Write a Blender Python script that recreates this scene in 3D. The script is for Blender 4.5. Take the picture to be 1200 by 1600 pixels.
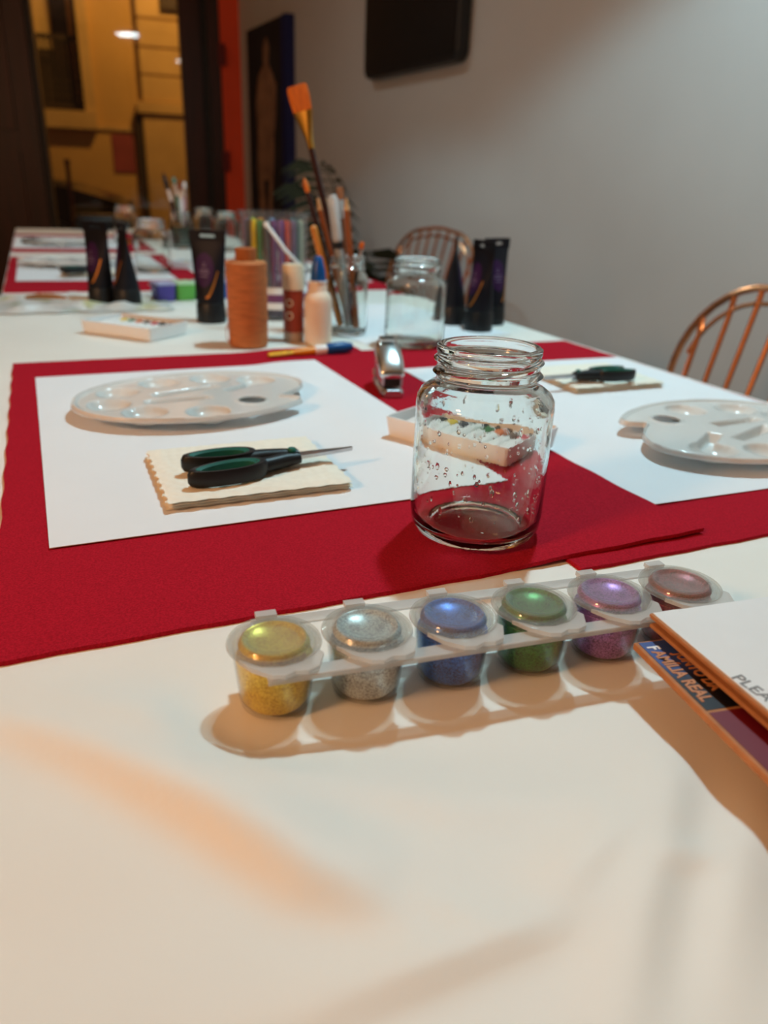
import bpy, math, random
import numpy as np
from mathutils import Vector, Matrix, Quaternion
random.seed(7); rng = np.random.default_rng(7)
for o in list(bpy.data.objects): bpy.data.objects.remove(o)
scene = bpy.context.scene
COL = scene.collection
PI = math.pi
def R(d): return math.radians(d)

# ---------------------------------------------------------------- camera
TZ = 0.75                       # table height
CAMH = 0.1905                   # camera above the table
FPX, PITCH, ROLL = 1180.0, R(23.2), R(2.2)
cF = Vector((0, math.cos(PITCH), -math.sin(PITCH)))
cR0 = Vector((1, 0, 0)); cU0 = cR0.cross(cF)
cR = cR0*math.cos(ROLL) + cU0*math.sin(ROLL)
cU = -cR0*math.sin(ROLL) + cU0*math.cos(ROLL)
CAM = Vector((0, 0, TZ+CAMH))
cam = bpy.data.cameras.new('camera'); camo = bpy.data.objects.new('camera', cam); COL.objects.link(camo)
m = Matrix((cR, cU, -cF)).transposed().to_4x4(); m.translation = CAM
camo.matrix_world = m
cam.sensor_fit = 'VERTICAL'; cam.sensor_height = 36; cam.lens = FPX/1600*36
cam.clip_start = .01; cam.clip_end = 60
cam.dof.use_dof = True; cam.dof.focus_distance = .37; cam.dof.aperture_fstop = 7.5
scene.camera = camo
# ---------------------------------------------------------------- world, exposure
world = bpy.data.worlds.new('world'); scene.world = world; world.use_nodes = True
bg = world.node_tree.nodes['Background']; bg.inputs[0].default_value = (1, .55, .3, 1); bg.inputs[1].default_value = .05
scene.view_settings.view_transform = 'Standard'; scene.view_settings.look = 'None'
scene.view_settings.exposure = 0.2; scene.view_settings.gamma = 1.0
scene.view_settings.use_curve_mapping = False
# lamps of the room and one added fill globe: power and colour (their housings are built further down)
KEY_POS = Vector((.27, .99, 1.98)); KEY_W = 39; KEY_COL = (.50, .86, 1.0)
KEY2_W = 8
WARM_POS = Vector((-1.08, -.50, 1.52)); WARM_E = 86; WARM_COL = (1.0, .50, .22)
FILL_POS = Vector((-2.35, 3.1, 1.95)); FILL_E = 12  # added fill light for the red wall strip
STREET_W = 160; STREET_COL = (1.0, .52, .13)

# ---------------------------------------------------------------- pixel helpers (1200x1600 photo)
def ray(px, py): return cF + cR*((px-600)/FPX) - cU*((py-800)/FPX)
def G(px, py, z=0.0):           # point on the horizontal plane z above the table
    d = ray(px, py); t = (CAMH - z)/-d.z; p = d*t
    return Vector((p.x, p.y, TZ+z))
def at_y(px, py, Y):            # point on the ray at forward distance Y
    d = ray(px, py); t = Y/d.y; return CAM + d*t
TA = R(24.2); ca, sa = math.cos(TA), math.sin(TA)
def T(a, b, z=0.0): return Vector((a*ca-b*sa, a*sa+b*ca, TZ+z))
WN = Vector((math.cos(R(29)), math.sin(R(29)), 0)); WD = Vector((-math.sin(R(29)), math.cos(R(29)), 0)); WDIST = 1.5
def on_wall(px, py, off=0):
    d = ray(px, py); t = (WDIST-off)/d.dot(WN); return CAM + d*t
CORNER = on_wall(379, 200); CORNER.z = 0
FN = Vector((-math.sin(R(17.6)), math.cos(R(17.6)), 0)); FU = Vector((math.cos(R(17.6)), math.sin(R(17.6)), 0))
def on_far(px, py, off=0.0):    # coordinates (s, z) in a plane parallel to the far wall
    P0 = CORNER + FN*off; d = ray(px, py); t = (P0-Vector((0, 0, 0))).dot(FN)/d.dot(FN); p = CAM + d*t
    return ((p-P0).dot(FU), p.z)
FELT = .0024; CL = .0012        # cloth thickness above the board, felt thickness
ZC = CL; ZF = CL+FELT; ZP = ZF+.0006

# ---------------------------------------------------------------- materials
def s2l(c): return tuple(((x/255)/12.92 if x/255 <= .04045 else ((x/255+.055)/1.055)**2.4) for x in c)
MATS = {}
def mat(name, col, rough=.5, metal=0, trans=0, ior=1.45, var=.06, vs=40, bump=0, bs=300, emit=None, es=0, coat=0, sss=0, alpha=1, stretch=None, spec=.5):
    if name in MATS: return MATS[name]
    M = bpy.data.materials.new(name); M.use_nodes = True; nt = M.node_tree; N = nt.nodes; L = nt.links
    p = N['Principled BSDF']
    tc = N.new('ShaderNodeTexCoord'); mp = N.new('ShaderNodeMapping'); L.new(tc.outputs['Object'], mp.inputs[0])
    if stretch: mp.inputs['Scale'].default_value = stretch
    if var > 0:
        nz = N.new('ShaderNodeTexNoise'); nz.inputs['Scale'].default_value = vs; nz.inputs['Detail'].default_value = 4
        L.new(mp.outputs[0], nz.inputs['Vector'])
        r = N.new('ShaderNodeValToRGB'); r.color_ramp.elements[0].position = .3; r.color_ramp.elements[1].position = .7
        r.color_ramp.elements[0].color = (*[max(0, c*(1-var)) for c in col], 1); r.color_ramp.elements[1].color = (*[min(1, c*(1+var)) for c in col], 1)
        L.new(nz.outputs[0], r.inputs[0]); L.new(r.outputs[0], p.inputs['Base Color'])
    else: p.inputs['Base Color'].default_value = (*col, 1)
    p.inputs['Roughness'].default_value = rough; p.inputs['Metallic'].default_value = metal
    p.inputs['Transmission Weight'].default_value = trans; p.inputs['IOR'].default_value = ior
    p.inputs['Coat Weight'].default_value = coat; p.inputs['Alpha'].default_value = alpha
    p.inputs['Specular IOR Level'].default_value = spec
    if sss: p.inputs['Subsurface Weight'].default_value = sss; p.inputs['Subsurface Scale'].default_value = .01
    if emit: p.inputs['Emission Color'].default_value = (*emit, 1); p.inputs['Emission Strength'].default_value = es
    if bump:
        b = N.new('ShaderNodeBump'); b.inputs['Strength'].default_value = bump; b.inputs['Distance'].default_value = .001
        n2 = N.new('ShaderNodeTexNoise'); n2.inputs['Scale'].default_value = bs; n2.inputs['Detail'].default_value = 3
        L.new(mp.outputs[0], n2.inputs['Vector']); L.new(n2.outputs[0], b.inputs['Height']); L.new(b.outputs[0], p.inputs['Normal'])
    MATS[name] = M; return M
def thin(name, tint=(1, 1, 1), gloss=.12, rough=.03, haze=0.0, hazecol=(.8, .8, .8)):
    """thin clear sheet: straight-through light plus a Fresnel reflection and a little haze"""
    if name in MATS: return MATS[name]
    M = bpy.data.materials.new(name); M.use_nodes = True; nt = M.node_tree; N = nt.nodes; L = nt.links
    N.remove(N['Principled BSDF']); out = N['Material Output']
    t = N.new('ShaderNodeBsdfTransparent'); t.inputs[0].default_value = (*tint, 1)
    g = N.new('ShaderNodeBsdfGlossy'); g.inputs['Roughness'].default_value = rough
    fr = N.new('ShaderNodeFresnel'); ge = N.new('ShaderNodeNewGeometry'); io = N.new('ShaderNodeMapRange'); io.inputs[3].default_value = 1.5; io.inputs[4].default_value = 1/1.5
    L.new(ge.outputs['Backfacing'], io.inputs[0]); L.new(io.outputs[0], fr.inputs[0])
    mx = N.new('ShaderNodeMixShader'); L.new(fr.outputs[0], mx.inputs[0]); L.new(t.outputs[0], mx.inputs[1]); L.new(g.outputs[0], mx.inputs[2])
    last = mx
    if haze:
        d = N.new('ShaderNodeBsdfDiffuse'); d.inputs[0].default_value = (*hazecol, 1)
        tl = N.new('ShaderNodeBsdfTranslucent'); tl.inputs[0].default_value = (*hazecol, 1)
        ad = N.new('ShaderNodeMixShader'); ad.inputs[0].default_value = .4; L.new(d.outputs[0], ad.inputs[1]); L.new(tl.outputs[0], ad.inputs[2])
        nz = N.new('ShaderNodeTexNoise'); nz.inputs['Scale'].default_value = 60
        mr = N.new('ShaderNodeMapRange'); mr.inputs[3].default_value = haze*.8; mr.inputs[4].default_value = haze*1.2; L.new(nz.outputs[0], mr.inputs[0])
        m2 = N.new('ShaderNodeMixShader'); L.new(mr.outputs[0], m2.inputs[0]); L.new(mx.outputs[0], m2.inputs[1]); L.new(ad.outputs[0], m2.inputs[2]); last = m2
    L.new(last.outputs[0], out.inputs[0]); MATS[name] = M; return M
def glass_mat():
    if 'jar_glass' in MATS: return MATS['jar_glass']
    M = bpy.data.materials.new('jar_glass'); M.use_nodes = True; nt = M.node_tree; N = nt.nodes; L = nt.links
    N.remove(N['Principled BSDF']); out = N['Material Output']
    g = N.new('ShaderNodeBsdfGlass'); g.inputs['Color'].default_value = (.97, .985, .975, 1); g.inputs['IOR'].default_value = 1.42; g.inputs['Roughness'].default_value = 0
    nz = N.new('ShaderNodeTexNoise'); nz.inputs['Scale'].default_value = 30; b = N.new('ShaderNodeBump'); b.inputs['Strength'].default_value = .03; b.inputs['Distance'].default_value = .001
    L.new(nz.outputs[0], b.inputs['Height']); L.new(b.outputs[0], g.inputs['Normal'])
    L.new(g.outputs[0], out.inputs[0])
    MATS['jar_glass'] = M; return M
def glitter(name, c1, c2, scale=1900, metal=.35, rough=.3):
    if name in MATS: return MATS[name]
    M = bpy.data.materials.new(name); M.use_nodes = True; nt = M.node_tree; N = nt.nodes; L = nt.links
    p = N['Principled BSDF']; tc = N.new('ShaderNodeTexCoord')
    v = N.new('ShaderNodeTexVoronoi'); v.inputs['Scale'].default_value = scale; L.new(tc.outputs['Object'], v.inputs['Vector'])
    nz = N.new('ShaderNodeTexNoise'); nz.inputs['Scale'].default_value = 120; nz.inputs['Detail'].default_value = 5; L.new(tc.outputs['Object'], nz.inputs['Vector'])
    sep = N.new('ShaderNodeSeparateColor'); L.new(v.outputs['Color'], sep.inputs[0])
    ad = N.new('ShaderNodeMath'); ad.operation = 'MULTIPLY_ADD'; ad.inputs[1].default_value = .55; L.new(sep.outputs[0], ad.inputs[0]); L.new(nz.outputs[0], ad.inputs[2])
    r = N.new('ShaderNodeValToRGB'); r.color_ramp.elements[0].position = .45; r.color_ramp.elements[1].position = .98
    r.color_ramp.elements[0].color = (*c1, 1); r.color_ramp.elements[1].color = (*c2, 1)
    L.new(ad.outputs[0], r.inputs[0]); L.new(r.outputs[0], p.inputs['Base Color'])
    nm = N.new('ShaderNodeBump'); nm.inputs['Strength'].default_value = .9; nm.inputs['Distance'].default_value = .0006
    L.new(sep.outputs[1], nm.inputs['Height']); L.new(nm.outputs[0], p.inputs['Normal'])
    p.inputs['Metallic'].default_value = metal; p.inputs['Roughness'].default_value = rough
    MATS[name] = M; return M
def emis(name, col, s):
    return mat(name, (.02, .02, .02), .5, emit=col, es=s, var=0)

m_cloth = mat('cloth', (.82, .79, .72), .55, var=.02, vs=8, bump=.05, bs=60, sss=0)
m_felt = mat('felt', s2l((172, 22, 40)), .95, var=.25, vs=900, bump=.6, bs=1400, spec=.1)
m_paper = mat('paper', (.80, .80, .81), .75, var=.01, vs=20, spec=.2)
m_napkin = mat('napkin', (.86, .80, .68), .9, var=.03, vs=200, spec=.1)
m_black = mat('black_plastic', (.010, .011, .012), .4, var=.1, spec=.35)
m_tubeblk = mat('tube_black', (.006, .006, .010), .5, spec=.22, var=.15, vs=30)
m_green = mat('green_grip', s2l((12, 92, 78)), .6, var=.08)
m_steel = mat('steel', (.55, .56, .57), .28, 1, var=.1, vs=80)
m_chrome = mat('satin_chrome', (.72, .78, .78), .24, 1, var=.05)
m_plast = mat('palette_plastic', (.88, .86, .82), .14, trans=.35, ior=1.3, var=.02)
m_white = mat('white_plastic', (.82, .82, .81), .35, var=.02)
m_copper = mat('copper', (.80, .36, .18), .22, 1, var=.12, vs=30)
m_darkcop = mat('dark_copper', (.10, .06, .05), .3, .9, var=.2)
m_glass = glass_mat()
m_clear = thin('clear_plastic', (.96, .97, .97), haze=.03, hazecol=(.85, .85, .85))
m_frost = thin('frosted_plastic', (.93, .93, .92), haze=.55, hazecol=(.85, .84, .82), rough=.12)
m_pane = thin('window_glass', (.97, .97, .97))
m_wall = mat('plaster_grey', (.53, .51, .485), .9, var=.03, vs=3, bump=.08, bs=40)
m_red = mat('plaster_red', s2l((236, 84, 50)), .85, var=.06, vs=4)
m_dwood = mat('dark_red_wood', s2l((50, 11, 5)), .45, var=.4, vs=6, stretch=(6, 6, .6))
m_floor = mat('floor_tile', (.16, .11, .08), .5, var=.15, vs=5)
m_ceil = mat('ceiling_white', (.6, .58, .55), .9, var=.02, vs=3)

# ---------------------------------------------------------------- mesh building
class MB:
    def __init__(s): s.v = []; s.f = []
    def add(s, v, f, M=None):
        n = len(s.v)
        s.v += [tuple(M @ Vector(p)) for p in v] if M else [tuple(p) for p in v]
        s.f += [tuple(i+n for i in q) for q in f]; return s
    def box(s, c, d, rz=0, M=None):
        x, y, z = d[0]/2, d[1]/2, d[2]/2; rm = Matrix.Rotation(rz, 3, 'Z')
        vs = [rm @ Vector(p) + Vector(c) for p in ((-x,-y,-z),(x,-y,-z),(x,y,-z),(-x,y,-z),(-x,-y,z),(x,-y,z),(x,y,z),(-x,y,z))]
        return s.add(vs, [(0,3,2,1),(4,5,6,7),(0,1,5,4),(1,2,6,5),(2,3,7,6),(3,0,4,7)], M)
    def lathe(s, prof, n=32, c=(0,0,0), M=None, close=False, sx=1, sy=1):
        v = []; f = []; k = len(prof)
        for i in range(n):
            a = 2*PI*i/n; x, y = math.cos(a), math.sin(a)
            v += [(c[0]+r*x*sx, c[1]+r*y*sy, c[2]+z) for r, z in prof]
        for i in range(n):
            j = (i+1) % n
            for q in range(k if close else k-1):
                w = (q+1) % k; f.append((i*k+q, j*k+q, j*k+w, i*k+w))
        if not close:
            for q, rev in ((0, True), (k-1, False)):
                if prof[q][0] > 1e-6:
                    ring = [i*k+q for i in range(n)]; f.append(tuple(reversed(ring)) if rev else tuple(ring))
        return s.add(v, f, M)
    def loft(s, rings, cap=True, M=None, closed=True):
        v = []; f = []; n = len(rings[0])
        for r in rings: v += list(r)
        for i in range(len(rings)-1):
            for j in range(n if closed else n-1):
                k = (j+1) % n; f.append((i*n+j, i*n+k, (i+1)*n+k, (i+1)*n+j))
        if cap: f.append(tuple(reversed(range(n)))); f.append(tuple((len(rings)-1)*n+j for j in range(n)))
        return s.add(v, f, M)
    def tube(s, pts, r, n=8, M=None, closed=False):
        pts = [Vector(p) for p in pts]; rings = []; up = None; k = len(pts)
        for i, p in enumerate(pts):
            if closed: t = (pts[(i+1) % k]-pts[i-1])
            else: t = pts[min(i+1, k-1)]-pts[max(i-1, 0)]
            t.normalize()
            if up is None:
                up = Vector((0,0,1)) if abs(t.z) < .9 else Vector((1,0,0))
            a = t.cross(up); a.normalize(); b = a.cross(t); up = b
            rr = r[i] if isinstance(r, (list, tuple)) else r
            rings.append([p + (a*math.cos(2*PI*j/n) + b*math.sin(2*PI*j/n))*rr for j in range(n)])
        if closed: rings.append(rings[0])
        return s.loft(rings, cap=not closed, M=M)
    def prism(s, poly, z0, z1, M=None):
        n = len(poly); v = [(x, y, z0) for x, y in poly] + [(x, y, z1) for x, y in poly]
        f = [tuple(reversed(range(n))), tuple(range(n, 2*n))] + [(i, (i+1) % n, n+(i+1) % n, n+i) for i in range(n)]
        return s.add(v, f, M)
    def grid(s, P, M=None):     # P[i][j] points
        n = len(P); k = len(P[0]); v = [p for row in P for p in row]
        f = [(i*k+j, (i+1)*k+j, (i+1)*k+j+1, i*k+j+1) for i in range(n-1) for j in range(k-1)]
        return s.add(v, f, M)
    def mesh(s, name, smooth=True, ang=35):
        me = bpy.data.meshes.new(name); me.from_pydata(s.v, [], s.f); me.update()
        if smooth:
            me.polygons.foreach_set('use_smooth', [True]*len(me.polygons)); me.set_sharp_from_angle(angle=R(ang))
        return me
    def build(s, name, material, parent=None, loc=None, rz=0, smooth=True, ang=35, bevel=0, solid=0):
        o = bpy.data.objects.new(name, s.mesh(name, smooth, ang)); COL.objects.link(o); o.data.materials.append(material)
        if parent: o.parent = parent
        if loc is not None: o.location = loc
        if rz: o.rotation_euler.z = rz
        if solid: mo = o.modifiers.new('solid', 'SOLIDIFY'); mo.thickness = solid; mo.offset = -1
        if bevel: mo = o.modifiers.new('bevel', 'BEVEL'); mo.width = bevel; mo.segments = 2; mo.limit_method = 'ANGLE'
        return o
def tag(o, label, cat, group=None):
    o['label'] = label; o['category'] = cat
    if group: o['group'] = group
    return o
def struct(o, label=None, cat=None):
    o['kind'] = 'structure'
    if label: o['label'] = label
    if cat: o['category'] = cat
    return o
def thing(name, label, cat, loc=(0,0,0), rz=0, group=None):
    o = bpy.data.objects.new(name, None); COL.objects.link(o); o.location = loc; o.rotation_euler.z = rz; o.empty_display_size = .02
    return tag(o, label, cat, group)
def plab(o, label): o['label'] = label; return o
def dup(root, loc, rz=None, label=None, group=None, scale=None):
    def cp(o, par):
        c = o.copy(); COL.objects.link(c)
        if par: c.parent = par
        for ch in [x for x in bpy.data.objects if x.parent == o]: cp(ch, c)
        return c
    r = cp(root, None); r.location = loc
    if rz is not None: r.rotation_euler.z = rz
    if label: r['label'] = label
    if group: r['group'] = group
    if scale: r.scale = (scale,)*3
    return r
def rect(w, d, rad, n=5):
    out = []
    for cx, cy, a0 in ((w/2-rad, d/2-rad, 0), (-w/2+rad, d/2-rad, 90), (-w/2+rad, -d/2+rad, 180), (w/2-rad, -d/2+rad, 270)):
        for i in range(n+1):
            a = R(a0+90*i/n); out.append((cx+rad*math.cos(a), cy+rad*math.sin(a)))
    return out
def text(body, size, material, parent, M, name='printed_text', bold=.0, ext=.0001):
    cu = bpy.data.curves.new(name, 'FONT'); cu.body = body; cu.size = size; cu.extrude = ext; cu.offset = bold
    t = bpy.data.objects.new(name, cu); COL.objects.link(t)
    dg = bpy.context.evaluated_depsgraph_get(); me = bpy.data.meshes.new_from_object(t.evaluated_get(dg))
    bpy.data.objects.remove(t)
    o = bpy.data.objects.new(name, me); COL.objects.link(o); me.materials.clear(); me.materials.append(material)
    o.parent = parent; o.matrix_local = M; return o

# ================================================================ THE ROOM
CEIL = 2.75
def wall_panel(name, material, P, U, w0, w1, z0, z1, nrm, th=.12):
    mb = MB(); c = [P+U*w0, P+U*w1]; n = nrm*th
    vs = [c[0]+Vector((0,0,z0)), c[1]+Vector((0,0,z0)), c[1]+n+Vector((0,0,z0)), c[0]+n+Vector((0,0,z0))]
    vs += [v+Vector((0,0,z1-z0)) for v in vs]
    mb.add(vs, [(0,3,2,1),(4,5,6,7),(0,1,5,4),(1,2,6,5),(2,3,7,6),(3,0,4,7)])
    return mb.build(name, material, smooth=False)
W0 = WN*WDIST
struct(wall_panel('wall_right', m_wall, W0, WD, -3.2, (CORNER-W0).dot(WD)+.1, 0, CEIL, WN), 'plain pale grey plaster wall behind the chairs', 'wall')
# far wall: red strip beside the corner, dark timber shop front with a glazed opening, street beyond
sL, _ = on_far(66, 170); sR, _ = on_far(287, 170); sRR, _ = on_far(345, 170)
struct(wall_panel('wall_far', m_red, CORNER, FU, sRR, .25, 0, CEIL, FN, .15), 'narrow strip of red painted wall beside the shop front', 'wall')
wall_panel('upper_wall', m_red, CORNER, FU, -2.8, sRR, 2.45, CEIL, FN, .15).parent = bpy.data.objects['wall_far']
win = thing('window_1', 'tall shop window in dark red timber frame looking onto the street', 'window'); struct(win)
def fpanel(name, material, s0, s1, z0, z1, off, th, parent):
    o = wall_panel(name, material, CORNER+FN*off, FU, s0, s1, z0, z1, FN, th); o.parent = parent; return o
a0 = on_far(297, 170)[0]; a1 = on_far(318, 170)[0]; a2 = on_far(330, 170)[0]
m_blackwood = mat('black_timber', (.012, .008, .007), .5, var=.3)
fpanel('window_frame', m_dwood, sR, a1, 0, 2.45, -.01, .10, win)
fpanel('frame_reveal', m_blackwood, a1, a2, 0, 2.45, .03, .10, win)
fpanel('window_frame', m_dwood, a2, sRR+.01, 0, 2.45, -.005, .10, win)
b0 = on_far(42, 170)[0]; b1 = on_far(56, 170)[0]
fpanel('window_frame', m_blackwood, b1, sL, 0, 2.45, .02, .10, win)
fpanel('window_frame', m_dwood, b0, b1, 0, 2.45, -.01, .10, win)
fpanel('window_frame', m_dwood, b0, sRR, 2.36, 2.45, -.015, .12, win)
fpanel('window_sill', m_dwood, b0, sRR, 0, .35, -.02, .12, win)
pane = fpanel('pane', m_pane, sL-.01, sR+.01, .33, 2.38, .05, .004, win)
door = thing('door_1', 'dark red timber door leaf left of the shop window', 'door'); struct(door)
fpanel('door_leaf', m_dwood, -2.8, b0, 0, 2.45, .01, .06, door)
for k in range(3): fpanel('door_panel', m_dwood, b0-.30-.42*k, b0-.06-.42*k, .25, 1.05, -.005, .02, door); fpanel('door_panel', m_dwood, b0-.30-.42*k, b0-.06-.42*k, 1.15, 2.3, -.005, .02, door)
floor = MB().box((-.5, 2.0, -.05), (9, 9.5, .1), R(20)).build('floor', m_floor, smooth=False); struct(floor, 'dark floor of the room', 'floor')
LP = T(-2.6, 0); LP.z = 0
struct(wall_panel('wall_left', m_wall, LP, WD, -2.0, 3.55, 0, CEIL, -WN), 'plain pale wall on the far side of the room', 'wall')
ceil = MB()
cpts = [W0+WD*-3.2, CORNER+WN*.05, CORNER+FU*-2.8, LP+WD*-2.0]
ceil.prism([(q.x, q.y) for q in cpts], CEIL, CEIL+.1); struct(ceil.build('ceiling', m_ceil, smooth=False), 'plain white ceiling', 'ceiling')
# two small dark red boxes on the red strip
m_dred = mat('dark_red_paint', s2l((110, 12, 12)), .5)
for (px, py, hh, lab) in ((346, 86, .10, 'small dark red box fixed high on the red wall strip'), (353, 252, .10, 'small dark red box fixed low on the red wall strip')):
    s, z = on_far(px, py); b = MB().box((0, 0, 0), (.035, .03, hh)); b.box((0, -.017, 0), (.02, .006, hh*.6))
    tag(b.build('wall_box', m_dred, loc=CORNER+FU*s-FN*.015+Vector((0, 0, z)), rz=R(17.6), bevel=.003), lab, 'box')

# ---------------------------------------------------------------- the street outside
OFF = 4.4
def FP(s, z, off): v = CORNER+FU*s+FN*off; v.z = z; return v
m_ochre = mat('ochre_render', (.62, .40, .14), .9, var=.12, vs=1.5, bump=.2, bs=8)
m_stone = mat('ochre_stone', (.60, .42, .18), .9, var=.12, vs=3, bump=.2, bs=12)
m_fdark = mat('dark_joinery', (.05, .035, .02), .6, var=.2)
m_street = mat('street_paving', (.10, .085, .07), .8, var=.3, vs=6)
struct(MB().box((0, 0, 0), (12, 6.2, .1)).build('floor_street', m_street, loc=FP(0, -.07, 3.3), rz=R(17.6), smooth=False), 'dark street paving outside the window', 'street')
fac = thing('building_facade', 'ochre rendered house front across the street with grilled window', 'building', FP(0, 0, OFF), R(17.6))
def fq(px, py): return on_far(px, py, OFF)
def fbox(name, m_, s0, s1, z0, z1, y0, y1, par=None, bevel=0):
    return MB().box(((s0+s1)/2, (y0+y1)/2, (z0+z1)/2), (s1-s0, y1-y0, z1-z0)).build(name, m_, par or fac, smooth=False, bevel=bevel)
ws0, ws1 = fq(45, 80)[0], fq(124, 80)[0]; wz0 = fq(95, 172)[1]; wz1 = wz0+1.9
# wall around the window opening
fbox('wall', m_ochre, -5, ws0, 0, 6, 0, .3); fbox('wall', m_ochre, ws1, 5, 0, 6, 0, .3)
fbox('wall', m_ochre, ws0, ws1, 0, wz0, 0, .3); fbox('wall', m_ochre, ws0, ws1, wz1, 6, 0, .3)
sg = .10
fbox('window_surround', m_stone, ws1, ws1+sg, wz0-.0, wz1+sg, -.05, .02); fbox('window_surround', m_stone, ws0-sg, ws0, wz0, wz1+sg, -.05, .02)
fbox('window_ledge', m_stone, ws0-sg, ws1+sg, wz0-.16, wz0, -.09, .02)
fbox('window_surround', m_stone, ws0, ws1, wz1, wz1+sg, -.05, .02)
wf = fbox('window_joinery', m_fdark, ws0, ws1, wz0, wz1, .24, .28)
m_curt = mat('warm_curtain', (.55, .42, .2), .8, var=.2, vs=9, stretch=(8, 8, .3)); m_dpane = mat('dim_pane', (.05, .045, .05), .1, var=.3, vs=5)
wsp = ws1-ws0
fbox('curtain', m_curt, ws0+.02, ws0+wsp*.45, wz0+.55, wz1, .215, .24, wf)
fbox('pane', m_dpane, ws0+wsp*.5, ws1-.09, wz0+.02, wz1, .22, .24, wf)
fbox('mullion', m_stone, ws1-.09, ws1-.05, wz0+.1, wz1, .20, .24, wf)
ral = fbox('railing', m_fdark, ws0, ws1, wz0+.62, wz0+.66, .06, .09)
fbox('rail', m_fdark, ws0, ws1, wz0+.03, wz0+.06, .06, .09, ral)
nb = 9
for i in range(nb): MB().tube([(ws0+wsp*(i+.5)/nb, .075, wz0+.03), (ws0+wsp*(i+.5)/nb, .075, wz0+.64)], .012, 6).build('railing_bar', m_fdark, ral)
for i in range(nb-1):
    x = ws0+wsp*(i+1)/nb
    MB().tube([(x+.035*math.cos(t), .075, wz0+.2+.07*math.sin(t)) for t in [2*PI*k/10 for k in range(10)]], .008, 5, closed=True).build('railing_scroll', m_fdark, ral)
# pilaster blocks
ps0 = fq(216, 80)[0]; ps1 = ps0+.75
zz = [fq(220, y)[1] for y in (160, 118, 75, 30)]; zz += [zz[-1]+.3, zz[-1]+.6, zz[-1]+.9]
for i in range(len(zz)-1): fbox('stone_block', m_stone, ps0, ps1, zz[i]+.008, zz[i+1]-.008, -.07, .02, bevel=.01)
fbox('pilaster_core', m_stone, ps0+.015, ps1-.015, .5, zz[-1], -.045, .02)
zl = fq(250, 180)[1]
fbox('pilaster_ledge', m_stone, ps0-.06, ps1+.06, zl, zz[0], -.13, .02, bevel=.01)
fbox('pilaster_base', m_stone, ps0-.01, ps1, 0, zl, -.10, .02, bevel=.01)
fbox('string_course', m_stone, -5, ps0, fq(170, 200)[1]-.02, fq(170, 200)[1]+.02, -.02, .01)
pz = fq(213, 180)[1]; pip = [(ps0-.05, -.05, pz), (ps0-.05, -.05, .75), (ps0-.02, -.07, .60), (ps0-.02, -.07, .1)]
MB().tube(pip, .032, 10).build('drain_pipe', m_fdark, fac)
gx0 = fq(250, 5)[0]; gz = fq(265, 18)[1]
fbox('vent_grille', m_fdark, gx0, gx0+.35, gz, gz+.3, -.11, -.06)
p0 = fq(174, 210); p1 = fq(213, 270)
pos = MB().box((0, 0, 0), (p1[0]-p0[0], .01, p0[1]-p1[1])).build('wall_poster', mat('pink_poster', s2l((150, 70, 75)), .8, var=.15, vs=4), loc=FP((p0[0]+p1[0])/2, (p0[1]+p1[1])/2, OFF-.006), rz=R(17.6))
tag(pos, 'faded pink poster stuck on the ochre house front', 'poster')
# parked car
car = thing('parked_car', 'dark parked car in front of the ochre house front', 'car', FP(on_far(165, 330, OFF-1.35)[0]-.12, -.02, OFF-1.35), R(17.6))
m_car = mat('car_paint', (.012, .008, .008), .25, var=.1, coat=.5)
car.scale = (1, 1, 1.1)
prof = [(-3.3,.3),(.35,.3),(.42,.45),(.40,.62),(.25,.74),(-.1,.83),(-.75,.90),(-1.35,1.38),(-2.6,1.42),(-3.25,1.0),(-3.35,.6)]
mb = MB(); rings = []
for y, k in ((-.75, .93), (-.6, 1), (.6, 1), (.75, .93)): rings.append([(x, y, .3+(z-.3)*k) for x, z in prof])
mb.loft(rings); mb.build('body', m_car, car, ang=25)
for x in (-.35, -2.65):
    for y in (-.72, .72):
        MB().lathe([(0, -.09), (.2, -.09), (.3, -.07), (.31, 0), (.3, .07), (.2, .09), (0, .09)], 20, M=Matrix.Translation((x, y, .31)) @ Matrix.Rotation(PI/2, 4, 'X')).build('wheel', m_black, car)
for s in (-1, 1):
    MB().add([(-1.4, s*.745, 1.32), (-.95, s*.755, .98), (-2.1, s*.755, .98), (-2.1, s*.745, 1.34)], [(0, 1, 2, 3)]).build('side_window', m_dpane, car, solid=.01)
    MB().lathe([(0, -.01), (.07, -.01), (.09, .02), (.05, .05), (0, .06)], 14, M=Matrix.Translation((.33, s*.5, .62)) @ Matrix.Rotation(PI/2, 4, 'Y')).build('headlight', m_dpane, car)
# street lamp bracket on the facade (above the view)
sl = thing('street_lamp', 'wall mounted street lamp on bracket above the parked car', 'lamp', FP(.3, 3.9, OFF-1.3), R(17.6))
MB().tube([(0, 1.3, .1), (0, .6, .25), (0, 0, .12)], .025, 8).build('bracket', m_fdark, sl)
MB().lathe([(.03, .12), (.16, .04), (.17, 0), (.15, 0), (.03, .10)], 20, close=True).build('shade', m_fdark, sl)
MB().lathe([(0, -.05), (.05, -.03), (.06, .02), (.03, .07), (0, .08)], 14).build('bulb', emis('sodium_bulb', STREET_COL, 20), sl)
ld = bpy.data.lights.new('street_light', 'POINT'); ld.energy = STREET_W; ld.color = STREET_COL; ld.shadow_soft_size = .08
lo = bpy.data.objects.new('street_light', ld); COL.objects.link(lo); lo.parent = sl; lo.location = (0, 0, -.16)

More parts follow.
